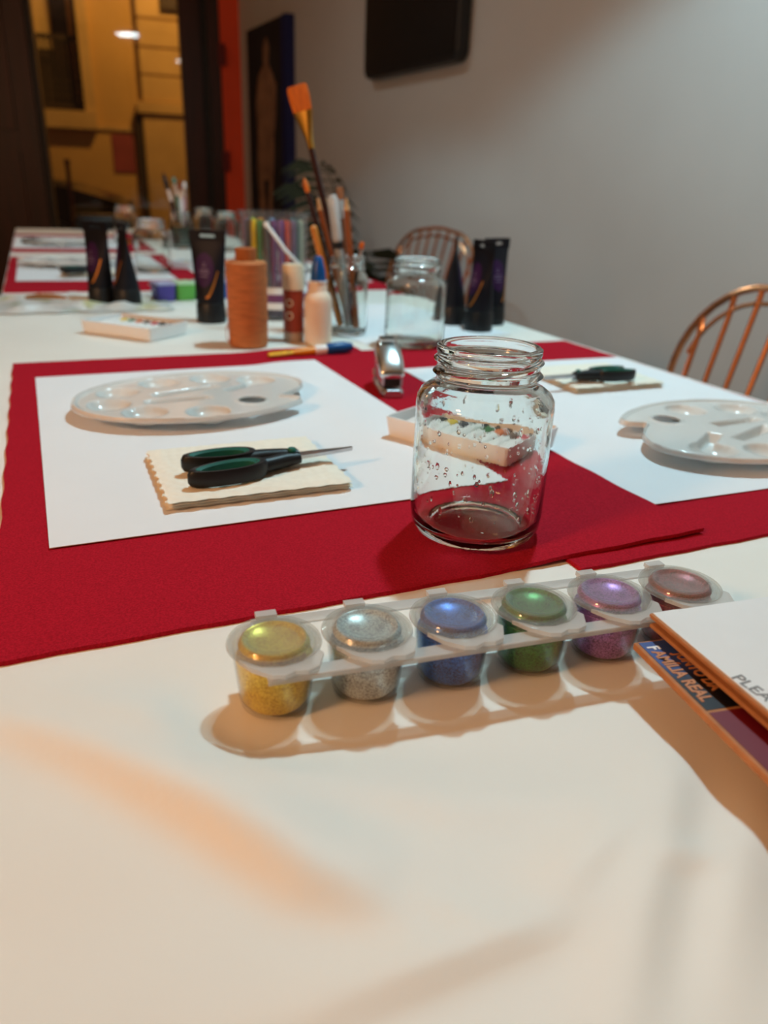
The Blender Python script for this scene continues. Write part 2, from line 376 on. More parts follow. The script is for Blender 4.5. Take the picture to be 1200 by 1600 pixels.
# ---------------------------------------------------------------- things on the wall
m_scr = mat('black_screen', (.010, .011, .012), .3, var=.1); m_bez = mat('black_bezel', (.014, .014, .015), .4, var=.1)
bl = on_wall(568, 125, .05); br = on_wall(713, 95, .05)
tv = thing('wall_screen', 'large black flat screen hung on the grey wall', 'screen', bl)
tw = (br-bl).dot(-WD); TVM = Matrix((-WD, WN, Vector((0,0,1)))).transposed().to_4x4()   # x along wall towards camera, y into the wall
TH = .95
tvp = [(x+tw/2, z+TH/2) for x, z in rect(tw, TH, .035)]
def upright(poly, y0, y1): return [[(x, y0, z) for x, z in poly], [(x, y1, z) for x, z in poly]]
MB().loft(upright(tvp, 0, .045)).build('casing', m_bez, tv, bevel=.004).matrix_local = TVM
MB().loft(upright([(x+tw/2, z+TH/2) for x, z in rect(tw-.03, TH-.03, .02)], -.003, .002)).build('screen', m_scr, tv).matrix_local = TVM
MB().box((.28, -.004, .36), (.10, .003, .16)).build('paper_note', mat('grey_note', (.09, .085, .08), .7), tv).matrix_local = TVM
MB().box((tw/2, .0475, TH/2), (.3, .01, .3)).build('wall_mount', m_bez, tv).matrix_local = TVM
# painting with a pale standing figure
pl = on_wall(384, 47, .04); pr = on_wall(447, 22, .04); pw = (pr-pl).dot(-WD); pb = .62; ph = (pl.z+pr.z)/2-pb
pt = thing('canvas_painting', 'tall dark canvas painting of a pale standing figure with blue edge', 'painting', Vector((pl.x, pl.y, pb)))
m_can = mat('dark_canvas', (.018, .014, .016), .8, var=.4, vs=6); m_fig = mat('figure_paint', (.30, .16, .09), .85, var=.35, vs=12); m_blue = mat('blue_canvas_edge', (.008, .012, .09), .7)
MB().box((pw/2-.03, .02, ph/2), (pw-.06, .036, ph)).build('canvas', m_can, pt).matrix_local = TVM
MB().box((pw-.03, .018, ph/2), (.06, .044, ph)).build('blue_edge', m_blue, pt).matrix_local = TVM
fig = [(.19,.03),(.30,.03),(.33,.25),(.36,.40),(.37,.52),(.40,.62),(.41,.74),(.35,.80),(.31,.83),(.325,.90),(.29,.94),(.25,.90),(.255,.83),(.17,.79),(.135,.68),(.15,.52),(.13,.40),(.15,.22)]
fig = [(x*pw/.56, z*ph) for x, z in fig]
MB().loft(upright(fig, -.002, .004)).build('painted_figure', m_fig, pt).matrix_local = TVM
MB().loft(upright([(.26*pw/.56, .04*ph), (.30*pw/.56, .33*ph), (.22*pw/.56, .33*ph)], -.003, .002)).build('painted_shadow', m_can, pt).matrix_local = TVM

# palm in a pot by the wall
plant = thing('potted_palm', 'dark green potted palm standing against the grey wall', 'plant', (at_y(562, 330, 2.85).x, 2.85, 0))
m_leaf = mat('palm_leaf', (.020, .022, .007), .9, var=.4, vs=20); m_pot = mat('clay_pot', (.20, .09, .05), .8)
MB().lathe([(0, 0), (.12, 0), (.15, .27), (.165, .27), (.165, .31), (.145, .31), (.14, .27), (0, .27)], 24).build('pot', m_pot, plant)
MB().lathe([(0, .265), (.139, .265), (0, .268)], 24).build('soil', mat('soil', (.03, .02, .012), .95, var=.4), plant)
for i in range(13):
    az = 2*PI*i/13+random.uniform(-.2, .2); L_ = random.uniform(.34, .62); el = random.uniform(.65, 1.35)
    if Vector((math.cos(az), math.sin(az), 0)).dot(WN) > .1: L_ *= .5; el = 1.35
    pts = []
    for k in range(9):
        t = k/8; e = el-t*t*1.1
        pts.append(((pts[-1][0] if pts else 0)+math.cos(e)*L_*2/8*(1 if k else 0)*.38, (pts[-1][1] if pts else .27)+math.sin(e)*L_*2/8*(1 if k else 0)))
    fr = MB().tube([(r, 0, z) for r, z in pts], [.006-.0005*k for k in range(9)], 5)
    st = fr.build('frond', m_leaf, plant, rz=az)
    lf = MB()
    for k in range(2, 9):
        r, z = pts[k]
        for s in (-1, 1):
            for q in (0, .5):
                if k == 8 and q: continue
                r2, z2 = (pts[k] if not q else ((pts[k][0]+pts[k+1][0])/2, (pts[k][1]+pts[k+1][1])/2)); l = .17*(1-.55*abs(k-5)/5)
                lf.add([(r2, 0, z2), (r2+.05, s*l*.5, z2+.015), (r2+.09, s*l, z2-.03), (r2+.035, s*l*.5, z2-.005)], [(0, 1, 2, 3)])
    lf.build('leaflets', m_leaf, st, smooth=False)

# ---------------------------------------------------------------- lamps of the room, plus an added fill globe
m_lh = mat('lamp_white', (.8, .8, .8), .4)
def pendant(name, label, pos, watts, size, cone=134):
    t = thing(name, label, 'lamp', pos, 0, 'pendant lamps over the table')
    MB().lathe([(0, .05), (.03, .05), (.085, .035), (.09, .012), (.086, .012), (.08, .03), (0, .04)], 32).build('shade', m_lh, t)
    MB().lathe([(0, .013), (.084, .013), (.084, .017), (0, .017)], 32).build('light_disc', emis('led_disc', (.8, 1, 1), 30), t)
    MB().tube([(0, 0, .045), (0, 0, CEIL-pos.z)], .004, 6).build('cable', m_black, t)
    MB().lathe([(.05, CEIL-pos.z), (.05, CEIL-pos.z-.02), (0, CEIL-pos.z-.03)], 20).build('ceiling_rose', m_lh, t)
    l = bpy.data.lights.new(name+'_light', 'SPOT'); l.energy = watts; l.color = KEY_COL; l.shadow_soft_size = size; l.spot_size = R(cone); l.spot_blend = .25
    lo = bpy.data.objects.new(name+'_light', l); COL.objects.link(lo); lo.parent = t; lo.location = (0, 0, -.012-size); return t
pendant('pendant_lamp', 'white disc pendant lamp hanging over the near end of the table', KEY_POS, KEY_W, .03)
# second pendant: the one mirrored in the shop window at (200, 57)
d = ray(200, 57).normalized(); th_ = ((CORNER+FN*.05)-CAM).dot(FN)/d.dot(FN); hit = CAM+d*th_; dr = d-2*d.dot(FN)*FN
pendant('pendant_lamp', 'white disc pendant lamp hanging over the far half of the table', hit+dr*2.25, KEY2_W, .03, 108)
sg_ = thing('fill_globe', 'small warm fill globe added out of view near the timber door', 'lamp', FILL_POS)  # added out of view to brighten the red strip and nearby wall
MB().lathe([(max(0, .08*math.sin(PI*k/12)), -.08*math.cos(PI*k/12)) for k in range(13)], 20).build('globe', emis('fill_globe_glow', WARM_COL, FILL_E), sg_)
MB().tube([(0, 0, .078), (0, 0, CEIL-FILL_POS.z)], .005, 8).build('cable', m_black, sg_)
wl = thing('globe_lamp', 'warm glowing globe floor lamp behind the near end of the table', 'lamp', (WARM_POS.x, WARM_POS.y, 0))
MB().lathe([(0, 0), (.14, 0), (.14, .015), (.012, .03), (.012, WARM_POS.z-.12), (.05, WARM_POS.z-.12), (.05, WARM_POS.z-.11), (0, WARM_POS.z-.11)], 24).build('stand', m_black, wl)
MB().lathe([(max(0, .12*math.sin(PI*k/16)), WARM_POS.z-.12*math.cos(PI*k/16)) for k in range(17)], 24).build('globe', emis('warm_globe', WARM_COL, WARM_E), wl)

# ================================================================ TABLE AND CLOTH
A0, A1, B0, B1 = -.066, .672, -.32, 3.36
tb = thing('long_table', 'long table hidden under a white cloth', 'table', T(0, 0, -TZ), TA)
MB().box(((A0+A1)/2, (B0+B1)/2, TZ-.0125), (A1-A0-.006, B1-B0-.006, .024)).build('tabletop', mat('table_wood', (.3, .18, .09), .5, var=.2), tb)
for a in (A0+.06, A1-.06):
    for b in (B0+.08, (B0+B1)/2, B1-.08): MB().box((a, b, (TZ-.026)/2), (.045, .045, TZ-.026)).build('leg', m_black, tb, bevel=.004)
POT0 = G(431, 1100); POTD = Vector((.0352, .0118, 0)); POTN = 6
def polyfold(P, poly, amp, w, w2=None):
    pts = [G(x, y) for x, y in poly]; best = np.full(len(P), 9.); sgn = np.zeros(len(P)); tt = np.zeros(len(P)); n = len(pts)-1
    for i in range(n):
        a = np.array(pts[i][:2]); b = np.array(pts[i+1][:2]); d = b-a; L2 = d@d
        t = np.clip(((P-a)@d)/L2, 0, 1); q = a+t[:, None]*d; e = P-q; dist = np.hypot(e[:, 0], e[:, 1])
        k = dist < best; best[k] = dist[k]; tt[k] = (i+t[k])/n
        cr = d[0]*e[:, 1]-d[1]*e[:, 0]; sgn[k] = np.sign(cr[k])
    ww = np.where(sgn > 0, w2 or w, w)
    taper = np.sin(np.clip(tt, 0, 1)*PI*.86+.22)
    return amp*np.exp(-(best/ww)**2)*taper
def cloth():
    av = np.concatenate([np.linspace(A0, A1, 200)]); bv = np.concatenate([np.linspace(B0, .42, 200), np.linspace(.43, B1, 150)])
    AA, BB = np.meshgrid(av, bv); P = np.stack([AA.ravel()*ca-BB.ravel()*sa, AA.ravel()*sa+BB.ravel()*ca], 1)
    z = np.zeros(len(P))
    for poly, amp, w, w2 in (
        ([(-60, 1100), (150, 1185), (330, 1280), (480, 1375), (620, 1420)], .0085, .009, .022),
        ([(40, 1065), (250, 1130), (450, 1225), (700, 1262), (990, 1248)], .0035, .010, .020),
        ([(360, 1640), (600, 1545), (760, 1485), (900, 1440)], .0032, .005, .012),
        ([(960, 1660), (1000, 1450), (1045, 1270), (1060, 1170)], .0035, .008, .014),
        ([(1035, 1362), (1125, 1345)], .0016, .003, .006),
        ([(850, 1425), (985, 1265)], .0028, .007, .012),
        ([(300, 1230), (600, 1330), (900, 1300)], .002, .016, .016),
        ([(1120, 1600), (1160, 1350), (1200, 1250)], .003, .010, .010)):
        z += polyfold(P, poly, amp, w, w2)
    z += .0008*np.sin(P[:, 0]*37+3*np.sin(P[:, 1]*23))*np.cos(P[:, 1]*31)*(BB.ravel() < .3)
    p0 = np.array(POT0[:2]); d = np.array((POTD*5)[:2]); t = np.clip(((P-p0)@d)/(d@d), 0, 1.6); e = P-(p0+t[:, None]*d); dist = np.hypot(e[:, 0], e[:, 1])
    msk = np.clip((dist-.02)/.03, 0, 1); msk = msk*msk*(3-2*msk)
    msk *= np.clip((.305-BB.ravel())/.05, 0, 1)
    z *= msk
    Z = z.reshape(AA.shape)+CL
    rows = []
    for i in range(len(bv)):
        row = []
        b = bv[i]; wv = math.sin(b*26)+.5*math.sin(b*61+1)
        for k in range(8, 0, -1):
            dz = .26*k/8; row.append((A0-.004-.03*(k/8)**.7*(.6+.4*wv), b, CL-dz+.0))
        row += [(av[j], b, Z[i, j]) for j in range(len(av))]
        wv = math.sin(b*23+2)+.5*math.sin(b*57)
        for k in range(1, 9):
            dz = .26*k/8; row.append((A1+.004+.03*(k/8)**.7*(.6+.4*wv), b, CL-dz))
        rows.append(row)
    end = []
    for k in range(1, 9): end.append([(x, B1+.004+.012*(k/8), z-.26*k/8) if A0 <= x <= A1 else (x, B1+.004+.012*(k/8), z-.26*k/8*.1) for x, _, z in rows[-1]])
    mb = MB().grid([list(r) for r in rows+end])
    return mb.build('tablecloth', m_cloth, loc=T(0, 0), rz=TA, ang=60)
tag(cloth(), 'creased ivory white tablecloth covering the whole long table', 'tablecloth')

# ---------------------------------------------------------------- felt mats and paper sheets (table frame)
def sheet(name, material, a0, a1, b0, b1, z, th, lift=None, na=24, nb=24, edge=0.0, rot=0):
    mb = MB(); top = []; bot = []; ph = random.uniform(0, 6)
    for i in range(nb+1):
        rt = []; rb = []
        for j in range(na+1):
            a = a0+(a1-a0)*j/na; b = b0+(b1-b0)*i/nb
            if edge:
                if i in (0, nb): b += edge*math.sin(a*140+ph)*(.6+.4*math.sin(a*331))
                if j in (0, na): a += edge*math.sin(b*120+ph)
            zz = z+(lift(a, b) if lift else 0); rt.append((a, b, zz+th)); rb.append((a, b, zz))
        top.append(rt); bot.append(rb)
    n = na+1; base = len(mb.v); mb.grid([list(reversed(r)) for r in top])
    nb_ = len(mb.v); mb.grid(bot)
    border = [(i, 0) for i in range(nb)] + [(nb, j) for j in range(na)] + [(i, na) for i in range(nb, 0, -1)] + [(0, j) for j in range(na, 0, -1)]
    ti = lambda i, j: i*n+(na-j); bi = lambda i, j: nb_+i*n+j
    for k in range(len(border)):
        p, q = border[k], border[(k+1) % len(border)]
        mb.f.append((ti(*p), ti(*q), bi(*q), bi(*p)))
    return mb
def sst(x, a, b): t = max(0, min(1, (x-a)/(b-a))); return t*t*(3-2*t)
sheet('', 0,   .250, .660, .291, .876, ZC, FELT, edge=.0006, na=60, nb=60).build('felt_mat', m_felt, loc=T(0, 0), rz=TA, ang=50)
tag(bpy.data.objects['felt_mat'], 'red felt mat on the near right, tucked under its neighbour', 'mat', 'red felt mats')
liftL = lambda a, b: FELT*1.04*sst(a, .205, .250) + .0014*sst(a, .25, .35)*sst(.37-b, 0, .06)
o = sheet('', 0, -.040, .350, .304, .898, ZC, FELT, lift=liftL, edge=.0006, na=60, nb=60).build('felt_mat', m_felt, loc=T(0, 0), rz=TA, ang=50)
tag(o, 'red felt mat on the near left under the tall empty jar', 'mat', 'red felt mats')
def paper(a0, a1, b0, b1, z, lab, rz=0, lf=None):
    c = ((a0+a1)/2, (b0+b1)/2)
    mb = sheet('', 0, -(a1-a0)/2, (a1-a0)/2, -(b1-b0)/2, (b1-b0)/2, 0, .0004, na=30, nb=12, lift=(lambda a, b: .0003+lf(a+c[0], b+c[1])) if lf else (lambda a, b: .0004*math.sin(a*12+b*9)))
    o = mb.build('paper_sheet', m_paper, loc=T(*c, z+.0006), rz=TA+rz); return tag(o, lab, 'paper', 'white paper sheets on the mats')
paper(-.0165, .2765, .409, .820, ZF, 'large white paper sheet on the near left red mat under folded napkin', R(.5), lambda a, b: FELT*1.04*sst(a, .197, .242))
paper(.354, .652, .347, .760, ZF+.0002, 'large white paper sheet on the near right red mat', R(-1))
# far place settings
def far_mat(a0, a1, b0, b1, lab):
    o = sheet('', 0, a0, a1, b0, b1, ZC, FELT, na=16, nb=16, edge=.0006).build('felt_mat', m_felt, loc=T(0, 0), rz=TA, ang=50); return tag(o, lab, 'mat', 'red felt mats')
far_mat(-.064, .31, 1.488, 2.16, 'red felt mat on the left, second setting from the camera')
far_mat(-.064, .31, 2.30, 3.0, 'red felt mat on the left at the far end of the table')
far_mat(.34, .668, 1.45, 2.08, 'red felt mat on the far right behind the threaded jar')
paper(-.046, .255, 1.637, 2.12, ZF, 'white paper sheet on the second left mat beyond the black tubes', 0)
paper(-.062, .24, 2.40, 2.86, ZF, 'farthest white paper sheet near the window end of the table')
paper(.36, .655, 1.56, 2.0, ZF, 'white paper sheet on the far right behind the jar of brushes')
paper(.36, .60, .93, 1.25, ZC+.0002, 'white paper sheet lying on the cloth under the right hand black tubes', R(6))

# ================================================================ PALETTES
def palette_mesh():
    hx, hy, hr = .034, -.040, .0120
    A, B = .108, .080
    def outline(th):
        # ellipse with a rounded notch near the thumb hole, as seen from the hole centre
        dx, dy = math.cos(th), math.sin(th)
        a = dx*dx/A/A+dy*dy/B/B; b = 2*(hx*dx/A/A+hy*dy/B/B); c = hx*hx/A/A+hy*hy/B/B-1
        t = (-b+math.sqrt(b*b-4*a*c))/(2*a)
        dd = (th-R(8)+PI) % (2*PI)-PI
        t -= .034*math.exp(-(dd/R(17))**2)
        return t
    wells = []
    for an in (32, 68, 104, 142, 182, 222, 262):
        x, y = A*.73*math.cos(R(an)), B*.70*math.sin(R(an))
        wells.append((x, y, .0175))
    slots = [(-.006, .017, .034, .0062, 10), (-.022, -.010, .030, .0062, -6), (.046, .012, .022, .0062, 24)]
    def hz(x, y):
        z = .0125
        for wx, wy, wr in wells:
            d = math.hypot(x-wx, y-wy)/wr
            if d < 1: z = min(z, .0125-.0095*(1-d*d)**.55)
        for sx, sy, l, w, an in slots:
            ddx, ddy = x-sx, y-sy; u = ddx*math.cos(R(an))+ddy*math.sin(R(an)); v = -ddx*math.sin(R(an))+ddy*math.cos(R(an))
            q = max(abs(u)/l, abs(v)/w)
            if q < 1: z = min(z, .0125-.0085*sst((1-q)*2.4, 0, 1))
        return z
    nT, nR = 264, 92; P = []
    for i in range(nT+1):
        th = 2*PI*(i % nT)/nT; t1 = outline(th); row = []
        for j in range(nR+1):
            s = j/nR; t = hr+(t1-hr)*s
            x, y = hx+t*math.cos(th), hy+t*math.sin(th); z = hz(x, y)
            e = (t1-t)
            if e < .006: z = .0125+.0022*math.sin(PI*min(1, (.006-e)/.0045)*.5) - (.0042*max(0, (.0015-e)/.0015))
            if t-hr < .003: z = .0125+.0012*(1-(t-hr)/.003)
            row.append((x, y, z))
        P.append(row)
    mb = MB(); k = nR+1
    v = [p for r in P[:-1] for p in r]; f = []
    for i in range(nT):
        i2 = (i+1) % nT
        for j in range(nR): f.append((i*k+j, i*k+j+1, i2*k+j+1, i2*k+j))
    mb.add(v, f); return mb
PAL_ROOT = None
def palette(loc, rz, lab):
    global PAL_ROOT
    if PAL_ROOT is None:
        o = palette_mesh().build('paint_palette', m_plast, loc=loc, rz=rz, ang=80, solid=.0009); PAL_ROOT = o
    else:
        o = PAL_ROOT.copy(); COL.objects.link(o); o.location = loc; o.rotation_euler.z = rz
    return tag(o, lab, 'palette', 'oval plastic paint palettes')
zp = ZF+.0014-.0009
c = G(311, 612, .018); palette((c.x, c.y, TZ+zp-.0008), R(33), 'oval translucent paint palette on the near left paper sheet')
h_ = G(1042, 653, .018); th = R(213); hv = Vector((.034*math.cos(th)+.040*math.sin(th), .034*math.sin(th)-.040*math.cos(th), 0))
c = h_-hv; palette((c.x, c.y, TZ+zp-.0006), th, 'oval translucent paint palette on the near right paper, cut off by the frame')
c = G(108, 411, .01); palette((c.x, c.y, TZ+zp-.0008), R(20), 'oval paint palette on the second left paper beyond the black tubes')
c = G(100, 379, .01); palette((c.x, c.y, TZ+zp-.0008), R(25), 'farthest oval paint palette near the window end of the table')
palette(T(.5, 1.80, zp-.0008), R(200), 'oval paint palette on the far right paper behind the jars')

# ================================================================ NAPKINS AND SCISSORS
def napkin(loc, rz, w, d, lab, layers=4):
    mb = MB(); hgt = .0072
    for k in range(layers):
        z0 = hgt*k/layers; z1 = hgt*(k+1)/layers-.0004; n = 44; inset = random.uniform(-.0016, .0016); off = random.uniform(-.0014, .0014)
        top = []; bot = []
        for i in range(n+1):
            r1 = []; r0 = []
            for j in range(n+1):
                x = -w/2+w*j/n; y = -d/2+d*i/n
                if i in (0, n): y += inset+.0006*math.sin(x*400+k)
                if j in (0, n): x += off+.0007*math.sin(y*520+k*2)
                dm = 0
                if k == layers-1 and 0 < i < n and 0 < j < n: dm = .00028*math.sin(math.hypot(x-.02, y-.03)*900)+.00022*math.sin(math.hypot(x+.04, y+.02)*850)
                ed = .0012*max(0, 1-min(i, n-i, j, n-j)/2.5)
                r1.append((x, y, z1+dm-ed)); r0.append((x, y, z0+ed*.3))
            top.append(r1); bot.append(r0)
        n1 = n+1; b0 = len(mb.v); mb.grid([list(reversed(r)) for r in top]); b1 = len(mb.v); mb.grid(bot)
        brd = [(i, 0) for i in range(n)]+[(n, j) for j in range(n)]+[(i, n) for i in range(n, 0, -1)]+[(0, j) for j in range(n, 0, -1)]
        for q in range(len(brd)):
            p_, q_ = brd[q], brd[(q+1) % len(brd)]; t_ = lambda a: b0+a[0]*n1+(n-a[1]); u_ = lambda a: b1+a[0]*n1+a[1]
            mb.f.append((t_(p_), t_(q_), u_(q_), u_(p_)))
    o = mb.build('folded_napkin', m_napkin, loc=loc, rz=rz, ang=60); return tag(o, lab, 'napkin', 'folded paper napkins'), hgt
ZN = ZP+.0011
c = (G(265, 792, .005)+G(541, 766, .005)+G(226, 716, .010)+G(480, 675, .012))/4
napkin(Vector((c.x, c.y, TZ+ZN)), R(23.8), .119, .104, 'folded cream paper napkin on the near left sheet under scissors')
c = (G(905, 616, .005)+G(1037, 607, .005))/2; napkin(Vector((c.x-.021, c.y+.046, TZ+ZN+.0002)), R(23), .112, .10, 'folded cream paper napkin on the near right sheet under scissors')
nf = G(130, 432); napkin(Vector((nf.x+.02, nf.y, TZ+ZN)), R(22), .12, .09, 'folded cream paper napkin on the second left sheet beyond the tubes')
def scissors(p_handle, p_tip, z, lab, first=[None]):
    d = p_tip-p_handle; ang = math.atan2(d.y, d.x); sc = d.length/.135
    loc = Vector((p_handle.x, p_handle.y, TZ+z))
    if first[0]:
        o = dup(first[0], loc, ang, lab); o.scale = (sc, sc*.95, 1); return o
    t = thing('scissors', lab, 'scissors', loc, ang, 'green and black scissors')
    t.scale = (sc, sc, 1)
    def loop(cx, cy, rx, ry, tilt, zc, s):
        M = Matrix.Translation((cx, cy, zc)) @ Matrix.Rotation(tilt, 4, 'Z')
        sec = []; n = 36; ring = []
        for i in range(n):
            a = 2*PI*i/n; e = (1+.15*math.cos(a))
            ox, oy = math.cos(a)*rx, math.sin(a)*ry*e
            ring.append((ox, oy))
        rings_o = []; hgt = .0052
        prof = [(1.0, -hgt), (1.06, -hgt*.5), (1.06, hgt*.5), (1.0, hgt), (.84, hgt), (.80, hgt*.6), (.80, -hgt*.6), (.84, -hgt)]
        v = []; f = []; k = len(prof)
        for x, y in ring: v += [(x*q-(0), y*(q if True else 1), zz) for q, zz in prof]
        for i in range(n):
            j = (i+1) % n
            for q in range(k): w = (q+1) % k; f.append((i*k+q, j*k+q, j*k+w, i*k+w))
        h = MB().add(v, f, M)
        # green soft lining
        prof2 = [(.84, -hgt*.9), (.84, hgt*1.02), (.70, hgt*.75), (.68, 0), (.70, -hgt*.75)]
        v = []; f = []; k = len(prof2)
        for x, y in ring: v += [(x*q, y*q, zz) for q, zz in prof2]
        for i in range(n):
            j = (i+1) % n
            for q in range(k): w = (q+1) % k; f.append((i*k+q, j*k+q, j*k+w, i*k+w))
        g = MB().add(v, f, M)
        # shank to the pivot
        px0 = (cx+rx*.75, cy+s*-.002); 
        sh = []
        for u, yy, wy in ((0, cy-s*.004, .008), (.35, cy*.55, .0062), (.7, cy*.25, .006), (1, s*.0012, .0068)):
            x = px0[0]+(.088-px0[0])*u
            sh.append([(x, yy+wy*math.cos(q), zc+(.005*math.sin(q))*(1 if u < 1 else .8)) for q in [2*PI*i/10 for i in range(10)]])
        h.loft(sh); return h, g
    for s, zc, cx, rx in ((-1, .0056, .029, .029), (1, .0070, .030, .027)):
        h, g = loop(cx, s*.0122, rx, .0106, -s*R(5), zc, s)
        hd = h.build('handle', m_black, t, ang=60); gl = g.build('grip_lining', m_green, hd); plab(gl, 'dark green soft grip lining')
    for s, zc in ((-1, .0056), (1, .0072)):
        pts = [(.080, -.0055), (.080, .0055), (.105, .0052), (.130, .0030), (.1345, .001), (.1345, -.0005), (.130, -.0012), (.105, -.0035)]
        MB().prism([(x, y*(-s)*.9) for x, y in (pts if s < 0 else list(reversed(pts)))][::1], zc-.0007, zc+.0007).build('blade', m_steel, t, ang=20)
    MB().lathe([(0, .0100), (.0030, .0100), (.0036, .0115), (.0028, .0126), (0, .0128)], 16, c=(.083, 0, 0)).build('pivot', m_green, t)
    first[0] = t; return t
zs = ZN+.0072
scissors(G(288, 738, zs+.006), G(551, 702, zs+.006), zs+.0004, 'green handled black scissors on the near left napkin')
scissors(G(983, 583, zs+.006), G(849, 592, zs+.006), zs+.0006, 'green handled black scissors on the near right napkin beside jar')
scissors(G(95, 427, zs), G(175, 424, zs), zs+.0004, 'green handled black scissors on the second left napkin beyond the tubes')
kb = G(52, 384); sc = MB().tube([(-.03, 0, .008), (0, .004, .010), (.03, 0, .008)], [.006, .008, .005], 8)
tag(sc.build('pencil_sharpener', m_black, loc=Vector((kb.x, kb.y, TZ+ZP+.0008)), rz=R(20)), 'small black item on the farthest white paper sheet', 'sharpener')

# ================================================================ JARS
def jar_profile(Rb, H, Rn, tk=.0022):
    out = [(0, .0035), (Rb*.55, .0030), (Rb*.72, .0008), (Rb*.80, 0), (Rb*.90, .0012), (Rb*.975, .006), (Rb, .014), (Rb, H*.40), (Rb*.995, H*.62), (Rb*.998, H*.70), (Rb*.985, H*.735), (Rb*.93, H*.770), (Rb*.84, H*.792), (Rn*1.03, H*.806), (Rn, H*.818),
           (Rn, H*.845), (Rn+.0010, H*.852), (Rn+.0022, H*.862), (Rn+.0010, H*.874), (Rn, H*.885), (Rn, H*.91), (Rn+.0012, H*.918), (Rn+.0020, H*.928), (Rn+.0008, H*.938), (Rn, H*.95), (Rn+.0006, H*.97), (Rn+.0006, H*.99), (Rn-.0008, H)]
    inn = [(Rn-.0026, H), (Rn-.0036, H*.985), (Rn-.0036, H*.82), (Rn-.002, H*.795), (Rb*.83-tk, H*.778), (Rb*.92-tk, H*.757), (Rb*.98-tk, H*.722), (Rb*.997-tk, H*.69), (Rb-tk, H*.6), (Rb-tk, H*.40), (Rb-tk, .014), (Rb*.96-tk, .0080), (Rb*.86-tk, .0052), (Rb*.55, .0060), (0, .0068)]
    return out+inn
def helix_thread(Rn, H):
    mb = MB()
    for ph in (0, PI):
        pts = []; rr = []
        for k in range(40):
            t = k/39; a = ph+t*PI*1.05; pts.append(((Rn+.0006)*math.cos(a), (Rn+.0006)*math.sin(a), H*(.862+.075*t))); rr.append(.0014*math.sin(PI*(.04+.92*t))**.4)
        mb.tube(pts, rr, 6)
    return mb
JARS = {}
def jar(loc, lab, Rb=.0385, H=.108, Rn=.0280, rz=0, drops=0):
    key = (Rb, H, Rn, drops)
    if key in JARS: return dup(JARS[key], loc, rz, lab)
    t = thing('glass_jar', lab, 'jar', loc, rz, 'clear glass jars')
    MB().lathe(jar_profile(Rb, H, Rn), 72).build('body', m_glass, t, ang=60)
    helix_thread(Rn, H).build('screw_thread', m_glass, t)
    if drops:
        mb = MB(); r0 = Rb-.0022
        for k in range(drops):
            a = random.uniform(0, 2*PI); z = H*random.uniform(.18, .66); s = random.choice([.0005, .0007, .0009, .0013]); n = 6
            c = Vector((r0*math.cos(a), r0*math.sin(a), z)); nr = Vector((-math.cos(a), -math.sin(a), 0)); tg = Vector((-math.sin(a), math.cos(a), 0)); up = Vector((0, 0, 1)); el = random.uniform(1, 2.2)
            v = [c+nr*s*.8]; 
            for q in range(n): v.append(c+(tg*math.cos(2*PI*q/n)+up*el*math.sin(2*PI*q/n))*s*.7+nr*s*.5)
            for q in range(n): v.append(c+(tg*math.cos(2*PI*q/n)+up*el*math.sin(2*PI*q/n))*s-nr*.00005)
            f = [(0, 1+(q+1) % n, 1+q) for q in range(n)]+[(1+q, 1+(q+1) % n, 1+n+(q+1) % n, 1+n+q) for q in range(n)]
            mb.add(v, f)
        o = mb.build('water_droplets', m_glass, t); o['kind'] = 'stuff'; plab(o, 'tiny water droplets inside the jar')
    JARS[key] = t; return t
JZ = TZ+ZF+.0003
p = G(740, 826, ZF+.002); jar(Vector((p.x, p.y, TZ+ZF+FELT*1.04+.0006)), 'large empty wet glass jar standing on the near red mat', drops=190)
p = G(646, 542, ZC); jar(Vector((p.x, p.y, TZ+ZF+.0004)), 'empty glass jar behind the silver stapler', rz=1)
p = G(241, 427, ZC); jar(Vector((p.x, p.y, TZ+ZF+.0009)), 'empty glass jar right behind the left pair of black tubes', rz=2)
p = G(200, 381, ZC); jar(Vector((p.x, p.y, TZ+ZF+.0009)), 'farthest glass jar beside the black case', rz=3)
p = G(356, 392, ZC); jar(Vector((p.x, p.y, TZ+ZC+.0004)), 'glass jar behind the tub of coloured pens', rz=2)
p = G(321, 381, ZC); jar(Vector((p.x, p.y, TZ+ZC+.0004)), 'glass jar seen just above the upright purple label tube', rz=1.5)
BJ = G(541, 522, ZC); BJ.z = TZ+ZC+.0004
jar(BJ.copy(), 'slim glass jar packed with paint brushes and pencils', .0285, .104, .0235)
FJ = G(285, 388, ZC); FJ.z = TZ+ZC+.0004
jar(FJ.copy(), 'far glass jar of dark green water holding brushes', .034, .104, .028)
m_dkwater = mat('murky_water', (.03, .045, .03), .15, var=.3)
MB().lathe([(0, .009), (.028, .0095), (.0308, .016), (.0308, .062), (0, .062)], 32).build('paint_water', m_dkwater, [o for o in bpy.data.objects if o.get('label', '').startswith('far glass jar of dark')][0])

